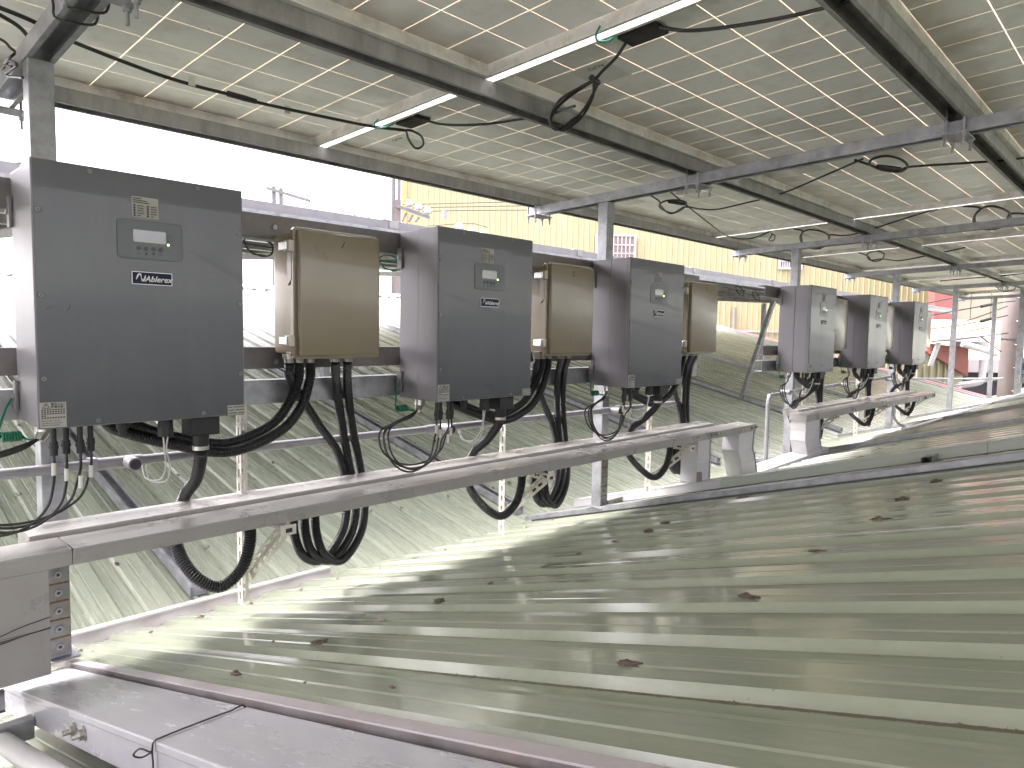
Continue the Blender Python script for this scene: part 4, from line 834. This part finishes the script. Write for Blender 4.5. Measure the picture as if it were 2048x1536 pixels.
# right hand building with wide panels and red corner
D = 27.0; t = bld('factory_building', 'cream clad building with a red corner strip at the right', 'building', 1862, D)
obj('corner_strip', MB().box(0, pxw(36, D), -.12, .3, -8, 7.5), red_m, t)
sh = MB().box(0, pxw(40, D) - .03, 0, .08, -8, 8).mesh('wall_panel', cream_w, bevel=.02)
for k in range(14): link('wall_panel', sh, t, (pxw(37, D) + .02 + k * pxw(40, D), 0, 0))
D = 19.0; t = bld('lean_to', 'low shed with tan sheet roof and dark wall behind the concrete pole', 'building', 1925, D)
W_ = 6.0
obj('roof', MB().hexa([(-.3, -.6, -.85 + .0), (W_, -.6, -.85), (W_, 5, .35), (-.3, 5, .35), (-.3, -.6, -.78), (W_, -.6, -.78), (W_, 5, .42), (-.3, 5, .42)]), tileo, t)
obj('fascia', MB().box(-.3, W_, -.66, -.602, -1.12, -.80), grey_wall, t); obj('wall', MB().box(-.2, W_, -.2, -.1, -7, -1.0), dark_m, t)
obj('red_beam', MB().box(-1.9, W_, -.5, -.35, -2.10, -1.80), red_m, t)
for k in range(4): obj('wall_post', MB().box(.05 + k * 1.1, .20 + k * 1.1, -.33, -.22, -5, -2.1), grey_wall, t)
D = 17.0; t = bld('red_house', 'small house with red gable wall and white gutter right of the last inverter', 'building', 1850, D)
X = lambda px: pxw(px - 1850, D); Z = lambda py: pxw(660 + 18 - py, D)
obj('gable_wall', MB().prism([(X(1866), Z(705)), (X(1940), Z(712)), (X(1942), Z(770)), (X(1866), Z(726))], YF, 0, .15), red_m, t)
obj('lower_wall', MB().prism([(X(1836), Z(715)), (X(1942), Z(735)), (X(1942), Z(900)), (X(1836), Z(900))], YF, .2, .3), grn_wall, t)
for k in range(6): obj('wall_rib', MB().box(X(1845 + k * 14), X(1847 + k * 14), .12, .2, Z(900), Z(735)), grn_wall, t)
obj('eaves_board', MB().hexa([(X(1850), -.5, Z(700)), (X(1942), -.5, Z(700)), (X(1942), .6, Z(700)), (X(1850), .6, Z(700)), (X(1850), -.5, Z(689)), (X(1942), -.5, Z(689)), (X(1942), .6, Z(689)), (X(1850), .6, Z(689))]), white_m, t)
obj('roof', MB().hexa([(X(1850), -.45, Z(688.5)), (X(1940), -.45, Z(688.5)), (X(1940), 1.6, Z(688.5)), (X(1850), 1.6, Z(688.5)), (X(1858), .3, Z(676)), (X(1905), .3, Z(680)), (X(1905), 1.6, Z(674)), (X(1855), 1.6, Z(670))]), pink_m, t)
obj('curved_hood', MB().prism([(X(1943), Z(689)), (X(1950), Z(693)), (X(1956), Z(703)), (X(1958), Z(716)), (X(1905), Z(708)), (X(1905), Z(700)), (X(1943), Z(700))], YF, -.4, .1), grey_wall, t)
obj('gutter_pipe', MB().cyl((X(1897), -.55, Z(704)), (X(1966), -.55, Z(722)), .075, n=14), white_m, t, smooth=True)
cable('downpipe', [(X(1948), -.4, Z(735)), (X(1948), -.4, Z(770)), (X(1945), -.4, Z(777)), (X(1935), -.4, Z(781)), (X(1905), -.4, Z(786))], .08, white_m, t, n=12)
obj('stay', MB().bar((X(1864), -.3, Z(703)), (X(1850), -.3, Z(748)), Vector((.05, 0, 0)), Vector((0, .03, 0))), white_m, t)
def pole(name, label, px, d, y0, y1, r, m):
    a, b = atD(px, y0, d), atD(px, y1, d); t = thing(name, label, 'pole', (a.x, a.y, b.z - 4)); h = a.z - b.z + 4
    obj('shaft', MB().cyl((0, 0, 0), (0, 0, h), r * 1.12, r, n=24), m, t, smooth=True); return t, h
t, h = pole('utility_pole', 'stout concrete utility pole at the right edge', 2029, 13.5, 560, 830, pxw(16.5, 13.5), conc)
for k in range(6):
    z = h - .35 - k * .45
    o = obj('step_bolt', MB().cyl(-Fh * .14 - Rh * .02 + UPZ * z, -Fh * .22 - Rh * .02 + UPZ * z, .012, n=8), galv_dk, t)
    if k == 2: obj('strap_band', MB().cyl((0, 0, z + .11), (0, 0, z + .12), .1755, n=24), galv_far, t)
a, b = atD(2049, 575, 12.0), atD(2043, 812, 12.0)
tag(obj('steel_post', MB().box(a.x - .05, a.x + .05, a.y - .05, a.y + .05, b.z - 3, a.z + .3), galv), 'galvanised post cut by the right edge beside the concrete pole', 'post')
s = thing('sign_board', 'pale sign with blue letters cut off by the right edge', 'sign', atD(2041, 752, 11.5)); s.rotation_euler = (0, 0, math.atan2(Rh.y, Rh.x))
obj('board', MB().box(0, .8, 0, .02, -.12, .30), white_m, s, bevel=.004)
text('lettering', 'ESC', .16, blue_ink, s, (.012, -.002, .10), bold=.004); text('lettering', 'TW', .07, blue_ink, s, (.012, -.002, -.02), bold=.002)
# crossarm poles above the roof line
def insul(parent, x, y, z, s=1.0):
    o = obj('insulator', MB().cyl((x, y, z), (x, y, z + .10 * s), .03 * s, n=10).cyl((x, y, z + .10 * s), (x, y, z + .16 * s), .13 * s, .15 * s, n=14).cyl((x, y, z + .16 * s), (x, y, z + .30 * s), .15 * s, .10 * s, n=14), porc, parent, smooth=True)
    return o
def localpole(label, px, py, d):
    t = thing('utility_pole', label, 'pole', atD(px, py, d)); t.rotation_euler = (0, 0, math.atan2(Rh.y, Rh.x)); return t
D = 22.0; t = localpole('steel twin pole with a short insulator crossarm in the left sky', 548, 400, D); q = D / FPX
for dx in (0, 14): obj('shaft', MB().box((dx - 3) * q, (dx + 3) * q, -.06, .06, -9, 27 * q - dx * .25 * q), galv_far, t)
a, b = Vector((-12 * q, -.1, 22 * q)), Vector((74 * q, -.1, -2 * q)); obj('crossarm', MB().bar(a, b, Vector((0, .05, 0)), Vector((0, 0, 3.0 * q))), galv_far, t); insul(t, 68 * q, -.1, 2 * q, .75)
t = localpole('utility pole with tall steel post and insulator crossarm before the yellow wall', 787, 440, D)
obj('shaft', MB().box(-3 * q, 3 * q, -.08, .08, -9, 80 * q), galv_far, t); obj('shaft', MB().box(8 * q, 14 * q, -.08, .08, -9, 80 * q), galv_far, t)
obj('concrete_stub', MB().box(5 * q, 16 * q, -.25, -.09, -9, 38 * q), conc, t)
obj('crossarm', MB().bar((8 * q, -.3, 25 * q), (74 * q, -.3, 3 * q), Vector((0, .06, 0)), Vector((0, 0, 3.2 * q))), galv_far, t)
for k, dx in enumerate((34, 53, 71)): insul(t, dx * q, -.3, (19 - k * 7) * q, .9)
for k in range(3): obj('arm_stay', MB().bar((20 + k * 13) * q * Vector((1, 0, 0)) + Vector((0, -.25, -6 * q)), (28 + k * 13) * q * Vector((1, 0, 0)) + Vector((0, -.25, (12 - k * 4) * q)), Vector((.03, 0, 0)), Vector((0, .02, 0))), galv_far, t)
t2 = localpole('row of three white insulators showing over the second inverter', 945, 470, D)
obj('shaft', MB().box(0, 6 * q, 0, .1, -9, -2 * q), galv_far, t2); obj('crossarm', MB().bar((-40 * q, -.05, 3 * q), (40 * q, -.05, -9 * q), Vector((0, .05, 0)), Vector((0, 0, 2.5 * q))), galv_far, t2)
for k in range(3): insul(t2, (-26 + k * 24) * q, -.05, (3 - k * 6) * q, 1.0)
def wire(label, pts, d, r=.012, m=None):
    return tag(cable('overhead_wire', [atD(x, y, dd if not isinstance(dd, tuple) else dd[0]) for (x, y), dd in zip(pts, d if isinstance(d, list) else [d] * len(pts))], r, m or wire_m, step=.5, n=6), label, 'wire', 'overhead wires')
wire('thin overhead wire slanting across the left sky', [(560, 397), (620, 391), (700, 376), (790, 358)], 22, .006)
for k in range(3):
    wire('%s of three short wires left of the crossarm pole' % ('upper', 'middle', 'lower')[k], [(700 + k * 26, 432 + k * 5), (750 + k * 14, 423 + k * 6), (786, 415 + k * 10)], 22, .014)
    wire('%s of three wires crossing the yellow wall' % ('top', 'middle', 'bottom')[k], [(805 + k * 20, 409 + k * 7), (900 + k * 10, 407 + k * 7), (1080, 402 + k * 9)], 22, .014)
wire('wire crossing the wall to the insulator row', [(855, 452), (900, 449), (940, 446), (975, 455)], 22, .012)
for k, pts in enumerate(([(1855, 606), (1910, 595), (1990, 575)], [(1855, 632), (1960, 613), (2000, 605), (2030, 602)], [(1860, 658), (1940, 648), (1985, 636), (2020, 630)], [(1860, 684), (1940, 676), (2025, 665)], [(1925, 645), (1960, 638), (1990, 615), (2015, 612)], [(1925, 665), (1955, 663), (1990, 648)], [(1960, 672), (1985, 690), (2008, 708)], [(1815, 757), (1900, 758), (2006, 757)], [(1855, 757), (1880, 766), (1895, 771), (1940, 772), (1965, 762), (2006, 756)])):
    wire(['highest dark wire at the right', 'dark wire with splice at the right', 'dark wire with a long splice at the right', 'lowest long dark wire at the right', 'thin service wire sagging at the right', 'thin drooping wire at the right', 'short wire slanting down to the concrete pole', 'straight grey wire low at the right', 'sagging grey wire low at the right'][k], pts, 13.2, .011 if k < 7 else .02, wire_m if k < 7 else duct_gr)
for k, (x0, y0, x1, y1) in enumerate(((1962, 613, 1985, 608), (1962, 643, 1990, 635))):
    tag(obj('wire_splice', MB().cyl(atD(x0, y0, 13.2), atD(x1, y1, 13.2), .03, n=10), wire_m, smooth=True), ['upper dark splice sleeve on a wire at the right', 'lower dark splice sleeve on a wire at the right'][k], 'splice', 'wire splices')
s = atD(889, 427, 22); tag(obj('hanging_box', MB().box(s.x - .07, s.x + .07, s.y - .05, s.y + .05, s.z - .16, s.z + .10), grey_wall), 'small grey box hanging on a wire before the yellow wall', 'box')
# red roof edge behind the second inverter
a, b, c = atD(775, 442, 16), atD(865, 456, 13), atD(880, 470, 13)
